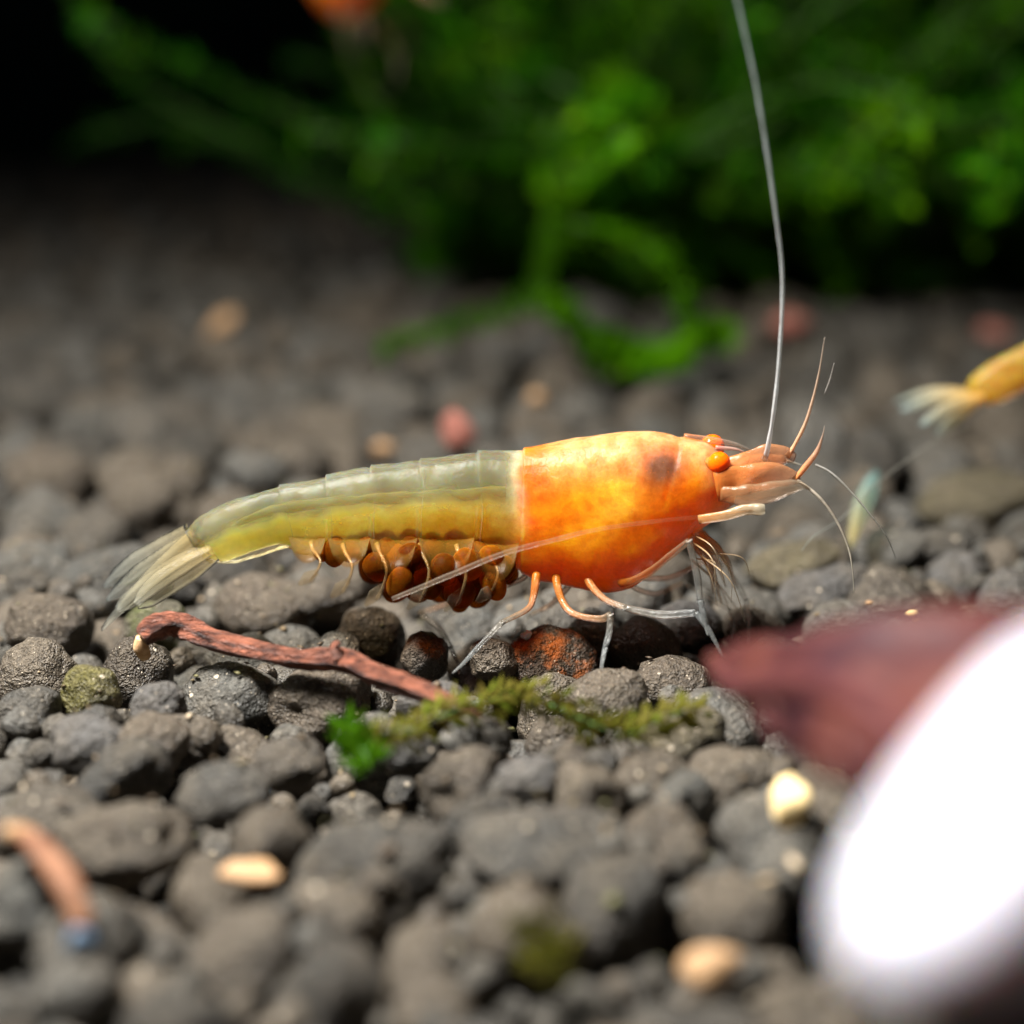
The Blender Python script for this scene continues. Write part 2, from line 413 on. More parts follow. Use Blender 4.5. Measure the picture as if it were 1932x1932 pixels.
SP = {'g_olive':'olive', 'g_brown':'brown', 'g_rust':'rust', 'g_dark':'dark', 'g_grey':'smooth grey', 'g_moss':'mossy', 'g_fuzzy':'fuzzy brown', 'g_crust':'crusted'}
KINDLAB = {'g_brown':('earth-brown soil granule lying in the granule bed','earth-brown granules of the soil bed'),
           'g_dark':('very dark brown soil granule sunk in the granule bed','very dark granules of the soil bed'),
           'g_grey':('smooth even grey soil granule lying in the granule bed','smooth grey granules of the soil bed'),
           'g_fuzzy':('fuzzy yellowish brown soil granule lying in the granule bed','fuzzy yellowish granules of the soil bed')}
MARK = [((300, 1250), 'by the broken end of the red twig'), ((560, 1300), 'along the middle of the red twig'), ((820, 1380), 'by the loose olive-green moss thread'), ((1200, 1420), 'by the olive brown moss thread'),
        ((230, 1060), 'behind the shrimp tail fan'), ((600, 1090), 'under the clear shrimp abdomen'), ((1000, 1230), 'under the shrimp legs'), ((1350, 1180), 'under the shrimp mouthparts'),
        ((1560, 1080), 'by the curved feeler tip'), ((1800, 1060), 'near the granule with the broken crust'), ((1480, 1520), 'near the bright cream grain'), ((1345, 1830), 'near the round tan grain'),
        ((480, 1645), 'near the cream-tan elongated grain'), ((90, 1660), 'beside the short brown twig'), ((860, 1750), 'in the front of the bed, before the slab-like granule'),
        ((860, 800), 'behind the shrimp back, near the brick red chip'), ((240, 800), 'far behind the tail fan, near the orange-tan slivers'), ((1200, 740), 'below the curled moss strand'), ((1760, 800), 'below the second shrimp tail'), ((160, 1430), 'in front of the olive green granule')]
MARKP = [(at_z(*m, 0), t) for m, t in MARK]
def whereabouts(p): return min(MARKP, key=lambda m: (m[0].x-p[0])**2+(m[0].y-p[1])**2)[1]
SV, SF, SR, nv = [], [], [], 0
for i in range(NG):
    f = info[i]
    if i in single:
        k = i*7 % NV
        mk = f.get('mat')
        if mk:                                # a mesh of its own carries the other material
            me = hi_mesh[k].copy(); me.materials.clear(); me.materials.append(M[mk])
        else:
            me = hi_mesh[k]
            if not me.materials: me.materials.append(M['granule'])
        o = bpy.data.objects.new('soil_granule', me); C.objects.link(o)
        o.location = pos[i]; o.scale = f['s']
        if f.get('hero'): o.rotation_euler = (0, math.radians(f['ang']), 0)
        else: o.rotation_euler = f['rot']
        tone = f.get('rnd', (i*.618) % 1); o['tone'] = tone
        if f.get('label'): tag(o, f['label'], 'granule', 'single granules of the soil bed')
        else:
            size = 'large' if rad[i] > .165 else 'small' if rad[i] < .125 else 'mid-sized'
            cl = {'g_brown': 'earth-brown', 'g_dark': 'very dark', 'g_grey': 'smooth grey', 'g_fuzzy': 'fuzzy yellowish'}.get(mk) or ('dark' if tone < .32 else 'grey' if tone < .64 else 'brownish')
            wh = whereabouts(pos[i]); tag(o, f'{size} {cl} soil granule {wh}', 'granule', f'{size} {cl} granules {wh}')
    else:
        d = depth(pos[i])
        base, F = (lo_V3[i % 8], F3) if (d < 9 and cnt[i] > 3) else (lo_V2[i % 12], F2) if (cnt[i] > 0 and d < 16) else (lo_V1[i % 8], F1)
        R = np.array(Euler(f['rot']).to_matrix()) if 'rot' in f else np.eye(3)
        SV.append((base*np.array(f['s'])) @ R.T+np.array(pos[i])); SF.append(F+nv); SR.append(np.full(len(base), f.get('rnd', .5))); nv += len(base)
SV = np.concatenate(SV); SF = np.concatenate(SF); SR = np.concatenate(SR)
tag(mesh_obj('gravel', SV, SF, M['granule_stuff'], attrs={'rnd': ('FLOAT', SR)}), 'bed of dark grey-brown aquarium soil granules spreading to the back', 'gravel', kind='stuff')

def on_bed(p, r):                             # height of the bed's surface under p
    z = -.42
    for i in neigh(p[0], p[1]):
        q = pos[i]; d2 = (q[0]-p[0])**2+(q[1]-p[1])**2; R = rad[i]
        if d2 < R*R: z = max(z, q[2]+math.sqrt(R*R-d2))
    return z
for n_, (cx, cy, hw, hh, ang, mk, lab, nm, cat) in enumerate(BITS):
    z = .05
    for _ in range(5):
        p = at_z(cx, cy, z); d = depth(p); rw, rh = cm(hw, d), cm(hh, d); z = .5*z+.5*(on_bed(p, rw)+rh*1.0)
    me = bpy.data.meshes.new(nm); me.from_pydata(lumpy(V3, 60+n_, .25, chip=True).tolist(), [], F3.tolist()); me.polygons.foreach_set('use_smooth', [True]*len(me.polygons))
    me.materials.append(M[mk]); o = bpy.data.objects.new(nm, me); C.objects.link(o)
    o.location = p; o.scale = (rw, (rw+rh)/2*.8, rh); o.rotation_euler = (0, math.radians(ang), 0); tag(o, lab, cat)
# cream chips sitting in the broken crust of the big granule
for k, (cx, cy, r_) in enumerate([(1722,1160,11),(1728,1172,8),(1742,1196,9),(1754,1204,8),(1735,1210,7),(1640,1138,6)]):
    p = at_y(cx, cy, at_z(1682, 1152, 0).y-cm(66)); V, F = lumpy(V2, 90+k, .4), F2
    o = mesh_obj('mineral_chip', V*np.array([1.2, .8, .8])*cm(r_)+np.array(p), F, M['cream_chip'] if k < 2 else M['tan_chip'])
    tag(o, 'small cream mineral chip stuck in the broken crust of the big granule', 'chip', 'cream chips on the crusted granule')

# ------------------------------------------------------------------ twigs
def path_z(pts, z): return [at_z(x, y, zz) for (x, y), zz in zip(pts, z if isinstance(z, (list, tuple)) else [z]*len(pts))]
tw = empty('twig', at_z(560, 1240, .1))
pts = [(268,1203),(300,1182),(345,1183),(400,1207),(480,1226),(560,1241),(640,1243),(700,1268),(780,1297),(850,1327),(905,1352)]
P = path_z(pts, [.16, .19, .18, .15, .14, .14, .15, .14, .12, .09, .04])
rr = [cm(x) for x in (17, 24, 22, 19, 17, 17, 21, 19, 18, 16, 13)]
Q, R = resample(P, 110, rr); T_, N_, B_ = frames(Q); V = []; seg = 28
for k in range(110):
    for j in range(seg):
        t = 2*math.pi*j/seg; dirv = N_[k]*math.cos(t)+B_[k]*math.sin(t)
        ridg = .15*math.sin(5*t+.06*k+1.5*noise.noise(Vector((k*.05, 0, 2))))+.26*noise.noise(Vector((k*.10, math.cos(t)*1.3, math.sin(t)*1.3)))+.16*noise.noise(Vector((k*.35, math.cos(t)*3, math.sin(t)*3)))
        V.append(Q[k]+dirv*R[k, 0]*(1+ridg))
F = [[k*seg+j, k*seg+(j+1) % seg, (k+1)*seg+(j+1) % seg, (k+1)*seg+j] for k in range(109) for j in range(seg)]+[[109*seg+j for j in range(seg)], [seg-1-j for j in range(seg)]]
base = np.array(tw.location)
mesh_obj('bark', np.array(V)-base, F, M['bark'], tw)
P2 = [at_z(268, 1202, .15), at_z(266, 1222, .11), at_z(272, 1238, .07)]
V, F, _ = tube(P2, [cm(13), cm(17), cm(11)], 14, 12, lump=.35); mesh_obj('broken_end', V-base, F, M['twig_wood'], tw)
P2 = [at_z(640, 1243, .16), at_z(632, 1222, .2), at_z(640, 1212, .22)]
V, F, _ = tube(P2, [cm(14), cm(10), cm(5)], 10, 10, lump=.3); mesh_obj('knot', V-base, F, M['bark'], tw)
tag(tw, 'reddish brown twig lying on the granules under the shrimp', 'twig')
t2 = empty('twig', at_z(100, 1640, .1)); base = np.array(t2.location)
P = path_z([(45,1578),(72,1598),(102,1632),(130,1680),(148,1725),(158,1765)], [.16, .17, .16, .13, .09, .04])
V, F, _ = tube(P, [cm(x, 5.8) for x in (15, 20, 22, 24, 22, 16)], 30, 14, lump=.3); mesh_obj('bark', V-base, F, M['brown_bark'], t2)
V, F, _ = tube([P[0]+Vector((-.045, -.02, .02)), P[0]+Vector((-.01, 0, .004)), P[0]+Vector((.03, 0, -.015))], [cm(12, 5.8), cm(20, 5.8), cm(19, 5.8)], 9, 12, lump=.2); mesh_obj('broken_end', V-base, F, M['tan_chip'], t2)
tag(t2, 'short blurred brown twig with a pale cut end lying on front granules', 'twig')

# ------------------------------------------------------------------ red-brown leaf and white stone, close in front of the lens
LEAF = [  # across the leaf: upper edge, middle, lower edge (photo px, distance) from tip to stalk
 [(1340,1246,5.3),(1342,1250,5.3),(1344,1256,5.3)],
 [(1420,1225,5.0),(1410,1290,4.9),(1420,1345,4.8)],
 [(1530,1208,4.7),(1510,1310,4.45),(1520,1425,4.35)],
 [(1660,1195,4.5),(1630,1340,4.1),(1640,1500,3.9)],
 [(1800,1180,4.35),(1770,1390,3.75),(1760,1660,3.45)],
 [(1960,1150,4.25),(1920,1450,3.5),(1860,1880,3.05)],
 [(2150,1170,4.2),(2130,1520,3.4),(2060,1990,2.85)],
 [(2380,1300,4.1),(2400,1660,3.4),(2330,2130,2.9)],
 [(2600,1600,4.1),(2620,1850,3.5),(2560,2300,3.1)],
 [(2750,2050,4.0),(2760,2150,3.8),(2760,2330,3.5)],
]
rows = []
for r3 in LEAF:
    rows.append(resample([at_d(*q) for q in r3], 21))
rows = np.array(rows)                          # stations x 21 x 3
nS = 60
surf = np.stack([resample(rows[:, j], nS) for j in range(21)], 1)
for a in range(nS):
    for b in range(21):
        p = Vector(surf[a, b]); surf[a, b] += np.array((0, 0, 1))*(.05*noise.noise(p*2.2)+.025*math.sin(b*1.6+a*.3))
du = np.gradient(surf, axis=0); dv = np.gradient(surf, axis=1); nn = np.cross(du, dv); nn /= np.linalg.norm(nn, axis=2)[..., None]+1e-9
top = surf+nn*.012; bot = surf-nn*.012
V = np.concatenate([top.reshape(-1, 3), bot.reshape(-1, 3)]); n0 = nS*21
idx = lambda a, b, s: s*n0+a*21+b
F = []
for a in range(nS-1):
    for b in range(20):
        F.append([idx(a, b, 0), idx(a+1, b, 0), idx(a+1, b+1, 0), idx(a, b+1, 0)]); F.append([idx(a, b, 1), idx(a, b+1, 1), idx(a+1, b+1, 1), idx(a+1, b, 1)])
    F.append([idx(a, 0, 0), idx(a, 0, 1), idx(a+1, 0, 1), idx(a+1, 0, 0)]); F.append([idx(a, 20, 0), idx(a+1, 20, 0), idx(a+1, 20, 1), idx(a, 20, 1)])
lf = empty('dead_leaf', tuple(V.min(axis=0)*np.array([0, 0, 1])+np.array([surf[-1, 10, 0], surf[-1, 10, 1], 0]))); base = np.array(lf.location)
mesh_obj('blade', V-base, F, M['leaf'], lf)
V, F, _ = tube([surf[k, 10]+nn[k, 10]*.01 for k in range(0, nS, 6)], [.02, .03, .035, .04, .045, .05, .05, .05, .05, .05], 50, 8); mesh_obj('midrib', V-base, F, M['vein'], lf)
for a in range(8, nS-12, 7):
    for s in (1, -1):
        q = [surf[a+k, 10+s*k*2]+nn[a+k, 10+s*k*2]*.008 for k in range(5)]
        V, F, _ = tube(q, [.022, .02, .016, .012, .006], 16, 6); mesh_obj('side_vein', V-base, F, M['vein'], lf)
tag(lf, 'blurred red-brown dead leaf arching up in front of the bed', 'leaf')
# smooth white stone resting on the leaf: traced profile given a full rounded depth
prof = [(1588,1790),(1592,1720),(1625,1640),(1672,1560),(1722,1480),(1785,1400),(1860,1310),(1960,1215),(2090,1180),(2230,1240),(2300,1400),(2290,1580),(2200,1730),(2050,1815),(1900,1850),(1760,1872),(1660,1865),(1605,1838)]
pc = np.array([[(x-966)/966*TH*3.0, (966-y)/966*TH*3.0] for x, y in prof])
pc = resample(np.array([[x, y, 0] for x, y in np.concatenate([pc, pc[:1]])]), 97)[:-1, :2]
ctr = pc.mean(axis=0); V = []; L = 24
for k in range(L+1):
    t = math.pi*k/L; s = math.sin(t)**.8; dz = -math.cos(t)*.36
    for q in pc:
        u = ctr+(q-ctr)*max(s, 1e-3); V.append(CAM+FWD*(3.0+dz)+RT*u[0]+UP*u[1])
V = np.array([tuple(x) for x in V]); n1 = 96
F = [[k*n1+j, k*n1+(j+1) % n1, (k+1)*n1+(j+1) % n1, (k+1)*n1+j] for k in range(L) for j in range(n1)]
tag(mesh_obj('white_stone', V, F, M['white']), 'glaring smooth white stone on the red-brown leaf, far out of focus', 'stone')

# ------------------------------------------------------------------ shrimp
S_SHELL = shrimp_mat('shrimp_shell', .34, .38, .30, .6, ior=1.22, gloss=.2, rim=.24, tint=.86)
S_LIMB = shrimp_mat('shrimp_clear_limb', 0, .25, .45, .5, spots=False, ior=1.30, rim=.40, gloss=.14, tint=.86)
S_FILM = shrimp_mat('shrimp_clear_film', 0, .3, .6, .4, spots=False, ior=1.10, rim=.14, gloss=.2, tint=.8)
S_FLESH = shrimp_mat('shrimp_flesh', .75, .45, .45, .3, ior=1.05, soft=True, spots=False)
def egg_material():
    T = NT('brown_egg'); co = T.n('ShaderNodeTexCoord'); oi = T.n('ShaderNodeObjectInfo')
    f = T.noise(co.outputs['Object'], 22, 5, .6)
    c = T.mix(oi.outputs['Random'], (.09, .023, .001, 1), (.34, .115, .005, 1))
    T.l(T.mix(T.ramp(f, [(.35, (0, 0, 0)), (.7, (1, 1, 1))]), c, (.045, .010, .001, 1)), T.p.inputs['Base Color'])
    p = T.p; p.inputs['Roughness'].default_value = .5; p.inputs['Specular IOR Level'].default_value = .03; p.inputs['Subsurface Weight'].default_value = 1
    p.inputs['Subsurface Radius'].default_value = (1, .45, .1); p.inputs['Subsurface Scale'].default_value = .03
    cl = T.n('ShaderNodeBsdfTransparent'); cl.inputs[0].default_value = (.72, .33, .04, 1)
    lw = T.n('ShaderNodeLayerWeight'); lw.inputs[0].default_value = .3
    mx = T.n('ShaderNodeMixShader'); T.l(T.math('ADD', .40, T.math('MULTIPLY', lw.outputs['Facing'], .35)), mx.inputs[0]); T.l(cl.outputs[0], mx.inputs[1]); T.l(p.outputs[0], mx.inputs[2])
    T.l(mx.outputs[0], T.out.inputs[0])
    return T.m
M['egg'] = egg_material()
def eye_material():
    T = NT('orange_eye'); T.p.inputs['Base Color'].default_value = (.95, .13, .002, 1); T.p.inputs['Roughness'].default_value = .15
    T.p.inputs['Subsurface Weight'].default_value = 1; T.p.inputs['Subsurface Radius'].default_value = (1, .4, .08); T.p.inputs['Subsurface Scale'].default_value = .03
    T.p.inputs['Coat Weight'].default_value = 0.0; T.p.inputs['Specular IOR Level'].default_value = .2; T.p.inputs['Coat Roughness'].default_value = .08
    co = T.n('ShaderNodeTexCoord'); v = T.n('ShaderNodeTexVoronoi'); v.inputs['Scale'].default_value = 160; T.l(co.outputs['Object'], v.inputs['Vector'])
    T.l(T.bump(v.outputs['Distance'], .25, .002), T.p.inputs['Normal'])
    return T.m
M['eye'] = eye_material()
M['gut'] = plain_mat('dark_gut', (.030, .024, .012), (.10, .085, .045), 20, .6)

OR = at_y(850, 1150); OR = Vector((OR.x, 0, 0)); ob = np.array(OR)
root = empty('shrimp', OR)
def sp(x, y, yy=0.0): return np.array(at_y(x, y, yy))-ob
ST = [  # top and bottom of the body, tail to head, and its half width as a share of the half height
 (352,1003,396,1060,.62),(372,978,440,1060,.60),(410,957,476,1048,.58),(450,942,508,1038,.56),(500,926,540,1032,.55),(545,914,566,1040,.56),(590,905,602,1042,.58),
 (640,893,646,1040,.60),(700,880,702,1038,.62),(760,873,758,1036,.62),(820,866,815,1034,.62),(880,857,878,1034,.60),(930,852,928,1044,.56),(978,851,974,1072,.54),
 (1023,841,1015,1094,.54),(1070,831,1068,1102,.55),(1132,821,1132,1114,.56),(1180,817,1185,1108,.57),(1235,816,1232,1074,.62),(1275,821,1272,1040,.68),(1310,829,1306,1008,.76),(1338,838,1336,986,.82),(1362,862,1364,966,.84),(1380,896,1384,952,.7)]
JOINT = [372, 540, 618, 700, 790, 900, 984]    # photo x of the joints between shell segments
NSt = 420; SEG = 56
Tt = resample([(a, b, 0) for a, b, *_ in ST], NSt); Bb, Wf = resample([(c, d, 0) for _, _, c, d, _ in ST], NSt, [e for *_, e in ST])
def sstep(a, b, x): t = np.clip((x-a)/(b-a), 0, 1); return t*t*(3-2*t)
def pigment(px, h):
    """own colour of the shell and how clear it is: px along the body, h from belly 0 to back 1"""
    px = np.asarray(px, float); h = np.asarray(h, float)
    mix = lambda a, b, f: a*(1-f[..., None])+np.array(b)*f[..., None]
    c = np.zeros(px.shape+(3,))+np.array((.80, .78, .50))                       # clear yellow-green abdomen
    c = mix(c, (1.0, .80, .20), sstep(.78, .34, h)*sstep(440, 600, px))
    c = mix(c, (1.0, .58, .04), sstep(.60, .22, h)*sstep(700, 950, px))
    c = mix(c, (.86, .66, .36), sstep(470, 340, px)*.8)
    op = .075+.24*sstep(.74, .30, h)*sstep(470, 700, px)+.30*sstep(940, 985, px)
    pw = px+5*np.sin(h*9)+3*np.sin(h*23+1); car = sstep(972-50*(1-h), 992+26*(1-h), pw)
    cc = np.zeros(px.shape+(3,))+np.array((1.0, .285, .004))                     # carapace
    cc = mix(cc, (1.0, .36, .15), sstep(.62, .95, h)*.9)                         # pinkish back
    cc = mix(cc, (1.0, .44, .012), np.exp(-((px-1130)/95)**2-((h-.56)/.19)**2))   # golden ovary patch
    cc = mix(cc, (1.0, .56, .05), np.exp(-((px-1165)/42)**2-((h-.62)/.10)**2))
    cc = mix(cc, (1.0, .17, .002), sstep(.42, .12, h)*.75)
    cc = mix(cc, (1.0, .17, .012), sstep(1085, 1000, px)*sstep(.5, .75, h)*.95)
    cc = mix(cc, (1.0, .14, .01), np.exp(-((px-1000)/22)**2-((h-.50)/.06)**2))
    cc = mix(cc, (1.0, .40, .17), sstep(1300, 1370, px)*.75)
    grey = np.exp(-((px-1245)/42)**2-((h-.80)/.13)**2); cc = mix(cc, (.13, .075, .05), np.clip(grey*1.15, 0, .92))
    c = c*(1-car[..., None])+cc*car[..., None]
    op = op*(1-car)+(.93-.12*grey-.15*sstep(.85, 1, h))*car
    return c, op
V, PX, HH = [], [], []
jn = np.array(JOINT)
for k in range(NSt):
    tx, ty = Tt[k][:2]; bx, by = Bb[k][:2]; mx = (tx+bx)/2
    a3, b3 = sp(tx, ty), sp(bx, by); ctr = (a3+b3)/2; up = (a3-b3)/2; hh = np.linalg.norm(up)
    # each segment flares to its rear rim and overlaps the next one behind it
    nxt = jn[jn > mx]; prv = jn[jn <= mx]
    s = 1.0
    if mx < 984 and len(prv):
        dx = mx-prv[-1]; s = 1+.042*math.exp(-dx/24)-.016*math.exp(-((nxt[0]-mx)/10))
    elif mx >= 984: s = 1+.030*math.exp(-(mx-984)/18)
    for j in range(SEG):
        t = 2*math.pi*j/SEG; c_, s_ = math.cos(t), math.sin(t)
        e = .86+.14*float(sstep(1180, 1340, mx))
        cz = math.copysign(abs(c_)**e, c_); sy = math.copysign(abs(s_)**e, s_)
        lobe = 0
        if mx < 900 and c_ < -.3 and len(nxt) and len(prv):          # hanging side plates
            u = (mx-prv[-1])/(nxt[0]-prv[-1]); lobe = .10*math.sin(math.pi*min(1, max(0, u)))*(-c_-.3)
        p = ctr+up*cz*(s+lobe)+np.array((0, 1, 0))*sy*hh*Wf[k, 0]*s
        if mx > 1000:                                   # gill-cover line and neck groove
            hx = .5+.5*cz; g1 = math.exp(-((hx-(.44-.0003*(mx-1000)))/.018)**2)*float(sstep(1000, 1060, mx)); g2 = math.exp(-((mx-(1262+70*(hx-.75)))/7)**2)*float(sstep(.42, .6, hx))
            p = p-(up/hh*cz+np.array((0, 1, 0))*sy)*(.006*g1+.0045*g2)
        q = Vector(p)
        p = p+(up/hh*cz+np.array((0, 1, 0))*sy)*(.006*noise.noise(q*7)+.003*noise.noise(q*19))
        V.append(p); PX.append(tx*(.5+.5*cz)+bx*(.5-.5*cz)); HH.append(.5+.5*cz)
for k, e in ((0, 0), (NSt-1, 1)):
    V.append(np.mean(V[k*SEG:(k+1)*SEG], axis=0)+(np.array((-.01, 0, -.005)) if e == 0 else np.array((.015, 0, 0)))); PX.append(352 if e == 0 else 1385); HH.append(.5)
F = [[k*SEG+j, (k+1)*SEG+j, (k+1)*SEG+(j+1) % SEG, k*SEG+(j+1) % SEG] for k in range(NSt-1) for j in range(SEG)]
c0, c1 = len(V)-2, len(V)-1
F += [[c0, j, (j+1) % SEG] for j in range(SEG)]+[[c1, (NSt-1)*SEG+(j+1) % SEG, (NSt-1)*SEG+j] for j in range(SEG)]
col, op = pigment(PX, HH)
body = mesh_obj('body', np.array(V), F, S_SHELL, root, attrs={'pig': ('FLOAT_COLOR', np.concatenate([col, np.ones((len(V), 1))], 1)), 'opa': ('FLOAT', op)})
body['label'] = 'translucent body, orange carapace in front and clear yellow segmented abdomen behind'

def paint(n, col, opa):
    col = np.broadcast_to(np.asarray(col, float), (n, 3)); opa = np.broadcast_to(np.asarray(opa, float), (n,))
    return {'pig': ('FLOAT_COLOR', np.concatenate([col, np.ones((n, 1))], 1)), 'opa': ('FLOAT', opa)}
def lerp(a, b, t): t = np.asarray(t)[:, None]; return np.array(a)*(1-t)+np.array(b)*t

# pale hardened rims where one abdomen segment overlaps the next
BV = np.array(V)
for jx in JOINT[:-1]:
    k = int(np.argmin([abs((Tt[i][0]+Bb[i][0])/2-jx-2) for i in range(NSt)])); ring = BV[k*SEG:(k+1)*SEG]; c_ = ring.mean(axis=0)
    loop = [c_+(ring[j % SEG]-c_)*1.006+np.array((cm(9)*math.sin(j/SEG*2*math.pi)**2+cm(5)*noise.noise(Vector((jx, j*.16, 0)))*abs(math.sin(j/SEG*2*math.pi)), 0, 0)) for j in range(SEG+1)]
    w_ = [cm(.7+1.1*max(0, noise.noise(Vector((jx*.3, j*.22, 5))))) for j in range(SEG+1)]
    V2_, F2_, t2_ = tube(loop, w_, 120, 6); mesh_obj('segment_rim', V2_, F2_, S_FILM, body, attrs=paint(len(V2_), (.95, .93, .80), .16))

# flesh seen through the clear abdomen: lower muscle, and the dark gut above it
mus = [((a+c)/2, (b+d)/2, math.hypot(a-c, b-d)/2*(.60 if i == 0 else .88)) for i, (a, b, c, d, _) in enumerate(ST[:14])]
V, F, t = tube([sp(x, y) for x, y, _ in mus], [cm(r) for *_, r in mus], 70, 32)
rg = V[:-2].reshape(70, 32, 3); rz = rg[:, :, 2]-rg[:, :, 2].mean(axis=1, keepdims=True); hz_ = np.append((.5+.5*rz/np.abs(rz).max(axis=1, keepdims=True)).ravel(), [.5, .5])
V[:, 1] *= .54
cc = np.where((t < .5)[:, None], lerp((1.0, .86, .34), (1.0, .80, .16), t*2), lerp((1.0, .80, .16), (1.0, .60, .03), t*2-1))
wv = .04*np.sin(t*31)+.03*np.sin(t*67+1)                       # the flesh ends in an uneven edge under the gut
mo = sstep(.66, .40, hz_+wv); cc = cc*mo[:, None]+np.array((.80, .76, .46))*(1-mo[:, None])
mesh_obj('muscle', V, F, S_FLESH, body, attrs=paint(len(V), cc, .10+.90*mo))
gp = [(430,1000),(470,978),(510,966),(560,955),(620,948),(690,942),(760,938),(840,935),(910,932),(985,930)]
V, F, t = tube([sp(x, y) for x, y in gp], [cm(r) for r in (4, 7, 10, 11, 11, 11, 11, 12, 13, 13)], 60, 16, lump=.5)
mesh_obj('gut', V, F, S_FLESH, body, attrs=paint(len(V), (.16, .12, .05), .85))
# eyes
for yy, (ex, ey), r_ in ((-.100, (1357, 873), 21), (.07, (1344, 843), 24)):
    p = sp(ex, ey, yy); o = mesh_obj('eye', V3*cm(r_)*np.array([1, .95, 1])+p, F3.tolist(), M['eye'], root)
    q = [sp(ex-52, ey+12, yy*.3), sp(ex-24, ey+3, yy*.7), p]
    V, F, t = tube(q, [cm(13), cm(14), cm(14)], 14, 16); mesh_obj('eye_stalk', V, F, S_SHELL, o, attrs=paint(len(V), (1., .24, .03), .95))
# rostrum
V, F, t = tube([sp(1290, 826), sp(1345, 831), sp(1385, 838), sp(1417, 849)], [cm(9), cm(7), cm(4.5), cm(1.2)], 24, 8, flat=.6)
mesh_obj('rostrum', V, F, S_LIMB, root, attrs=paint(len(V), lerp((1, .45, .2), (.62, .58, .5), t**.5), .22))
V, F, t = tube([sp(1350, 845, .03), sp(1385, 847, .03), sp(1405, 853, .03)], [cm(5), cm(3), cm(1)], 14, 8)
mesh_obj('rostrum_spine', V, F, S_LIMB, root, attrs=paint(len(V), (.8, .5, .4), .5))
def limb(name, pts, rad_px, c0_, c1_, o0, o1, n=30, seg=10, flat=1.0, lump=.22, parent=None, mat=None, thick=1.0, hold=1.0):
    q = [sp(*p) for p in pts]
    V, F, t = tube(q, [cm(r*thick) for r in rad_px], n, seg, flat, lump)
    return mesh_obj(name, V, F, mat or S_LIMB, parent or root, attrs=paint(len(V), lerp(c0_, c1_, t**hold), o0*(1-t**hold)+o1*t**hold))
ORG, PAL, GRY = (1.0, .36, .10), (.90, .70, .46), (.70, .72, .68)
# antennule peduncles and antennal scales
limb('antennule', [(1362,905,-.06),(1400,880,-.06),(1440,864,-.06),(1480,858,-.06),(1500,864,-.06)], (30,31,27,18,8), (1.,.34,.07), (1.,.50,.26), .46, .24, 34, 18, .34, .35)
limb('antennule', [(1362,905,.10),(1402,884,.12),(1440,872,.13),(1480,866,.13)], (18,20,17,8), ORG, (1.,.5,.25), .5, .25, 24, 12, .8, .15)
limb('antenna_base', [(1350,915,-.11),(1400,906,-.12),(1450,898,-.12),(1490,901,-.12),(1508,908,-.12)], (30,30,26,17,6), (1.,.34,.06), (1.,.48,.24), .46, .26, 34, 18, .34, .35)
limb('antennal_scale', [(1360,932,-.13),(1410,936,-.15),(1460,926,-.15),(1505,917,-.14),(1527,921,-.14)], (14,22,19,11,2), (1.,.48,.18), (.86,.72,.52), .26, .08, 34, 14, .45)
limb('antennal_scale', [(1360,925,.13),(1410,930,.16),(1460,924,.17),(1510,922,.17)], (12,16,13,3), (1.,.48,.18), (.86,.72,.52), .25, .1, 30, 12, .45)
limb('maxilliped', [(1318,980,-.13),(1365,973,-.15),(1405,962,-.16),(1432,962,-.17),(1443,961,-.17)], (9,11,11,12,9), (1.,.55,.20), (.92,.84,.62), .45, .40, 30, 12, .6)
# feelers
limb('antenna', [(1443,866,-.05),(1450,838,-.10),(1462,760,-.16),(1472,650,-.22),(1476,520,-.30),(1463,400,-.40),(1446,280,-.50),(1426,160,-.60),(1407,70,-.68),(1386,-20,-.75),(1330,-220,-.9),(1230,-420,-1.0)], (6,4.4,3.8,3.4,3.1,2.9,2.8,2.6,2.5,2.4,2,1), (1,1,1), (.86,1,.98), .75, .7, 140, 8)
limb('antenna', [(1425,962,-.17),(1330,974,-.24),(1250,982,-.27),(1132,998,-.29),(1040,1020,-.30),(945,1046,-.31),(850,1085,-.31),(740,1130,-.30)], (2,2.6,2.8,3.4,4.2,5,5.6,4), (1.,.62,.26), (.76,.62,.48), .0, .12, 80, 8, mat=S_FILM)
limb('flagellum', [(1485,862,-.06),(1500,838,-.06),(1522,792,-.07),(1543,715,-.08),(1556,636,-.10)], (6,4,3.2,2.2,.6), (1.,.52,.26), (.62,.52,.42), .85, .6, 50, 7)
limb('flagellum', [(1500,905,-.12),(1520,880,-.12),(1541,852,-.12),(1552,822,-.13),(1556,803,-.13)], (5,6,4.5,1.4,.6), (1.,.36,.10), (.70,.60,.50), .85, .6, 30, 8)
limb('flagellum', [(1538,876,-.12),(1568,892,-.13),(1600,922,-.14),(1640,968,-.15),(1672,1012,-.15),(1690,1052,-.14)], (2.4,2.2,2,1.6,1.2,.7), (.84,.80,.72), (.42,.42,.38), .72, .5, 40, 6)
limb('flagellum', [(1496,900,-.12),(1545,938,-.14),(1580,986,-.15),(1600,1032,-.16),(1608,1072,-.17),(1611,1118,-.17)], (3.6,3.2,2.6,1.9,1.3,.7), (.90,.78,.62), (.62,.58,.48), .72, .55, 50, 7)
limb('flagellum', [(1556,742,.14),(1566,715,.15),(1574,684,.16)], (1.0,1.4,.6), (.6,.55,.5), (.6,.55,.5), .4, .3, 12, 6)
limb('flagellum', [(1480,868,.13),(1520,880,.14),(1556,742,.14)][:2], (3,1), PAL, GRY, .6, .4, 8, 6)
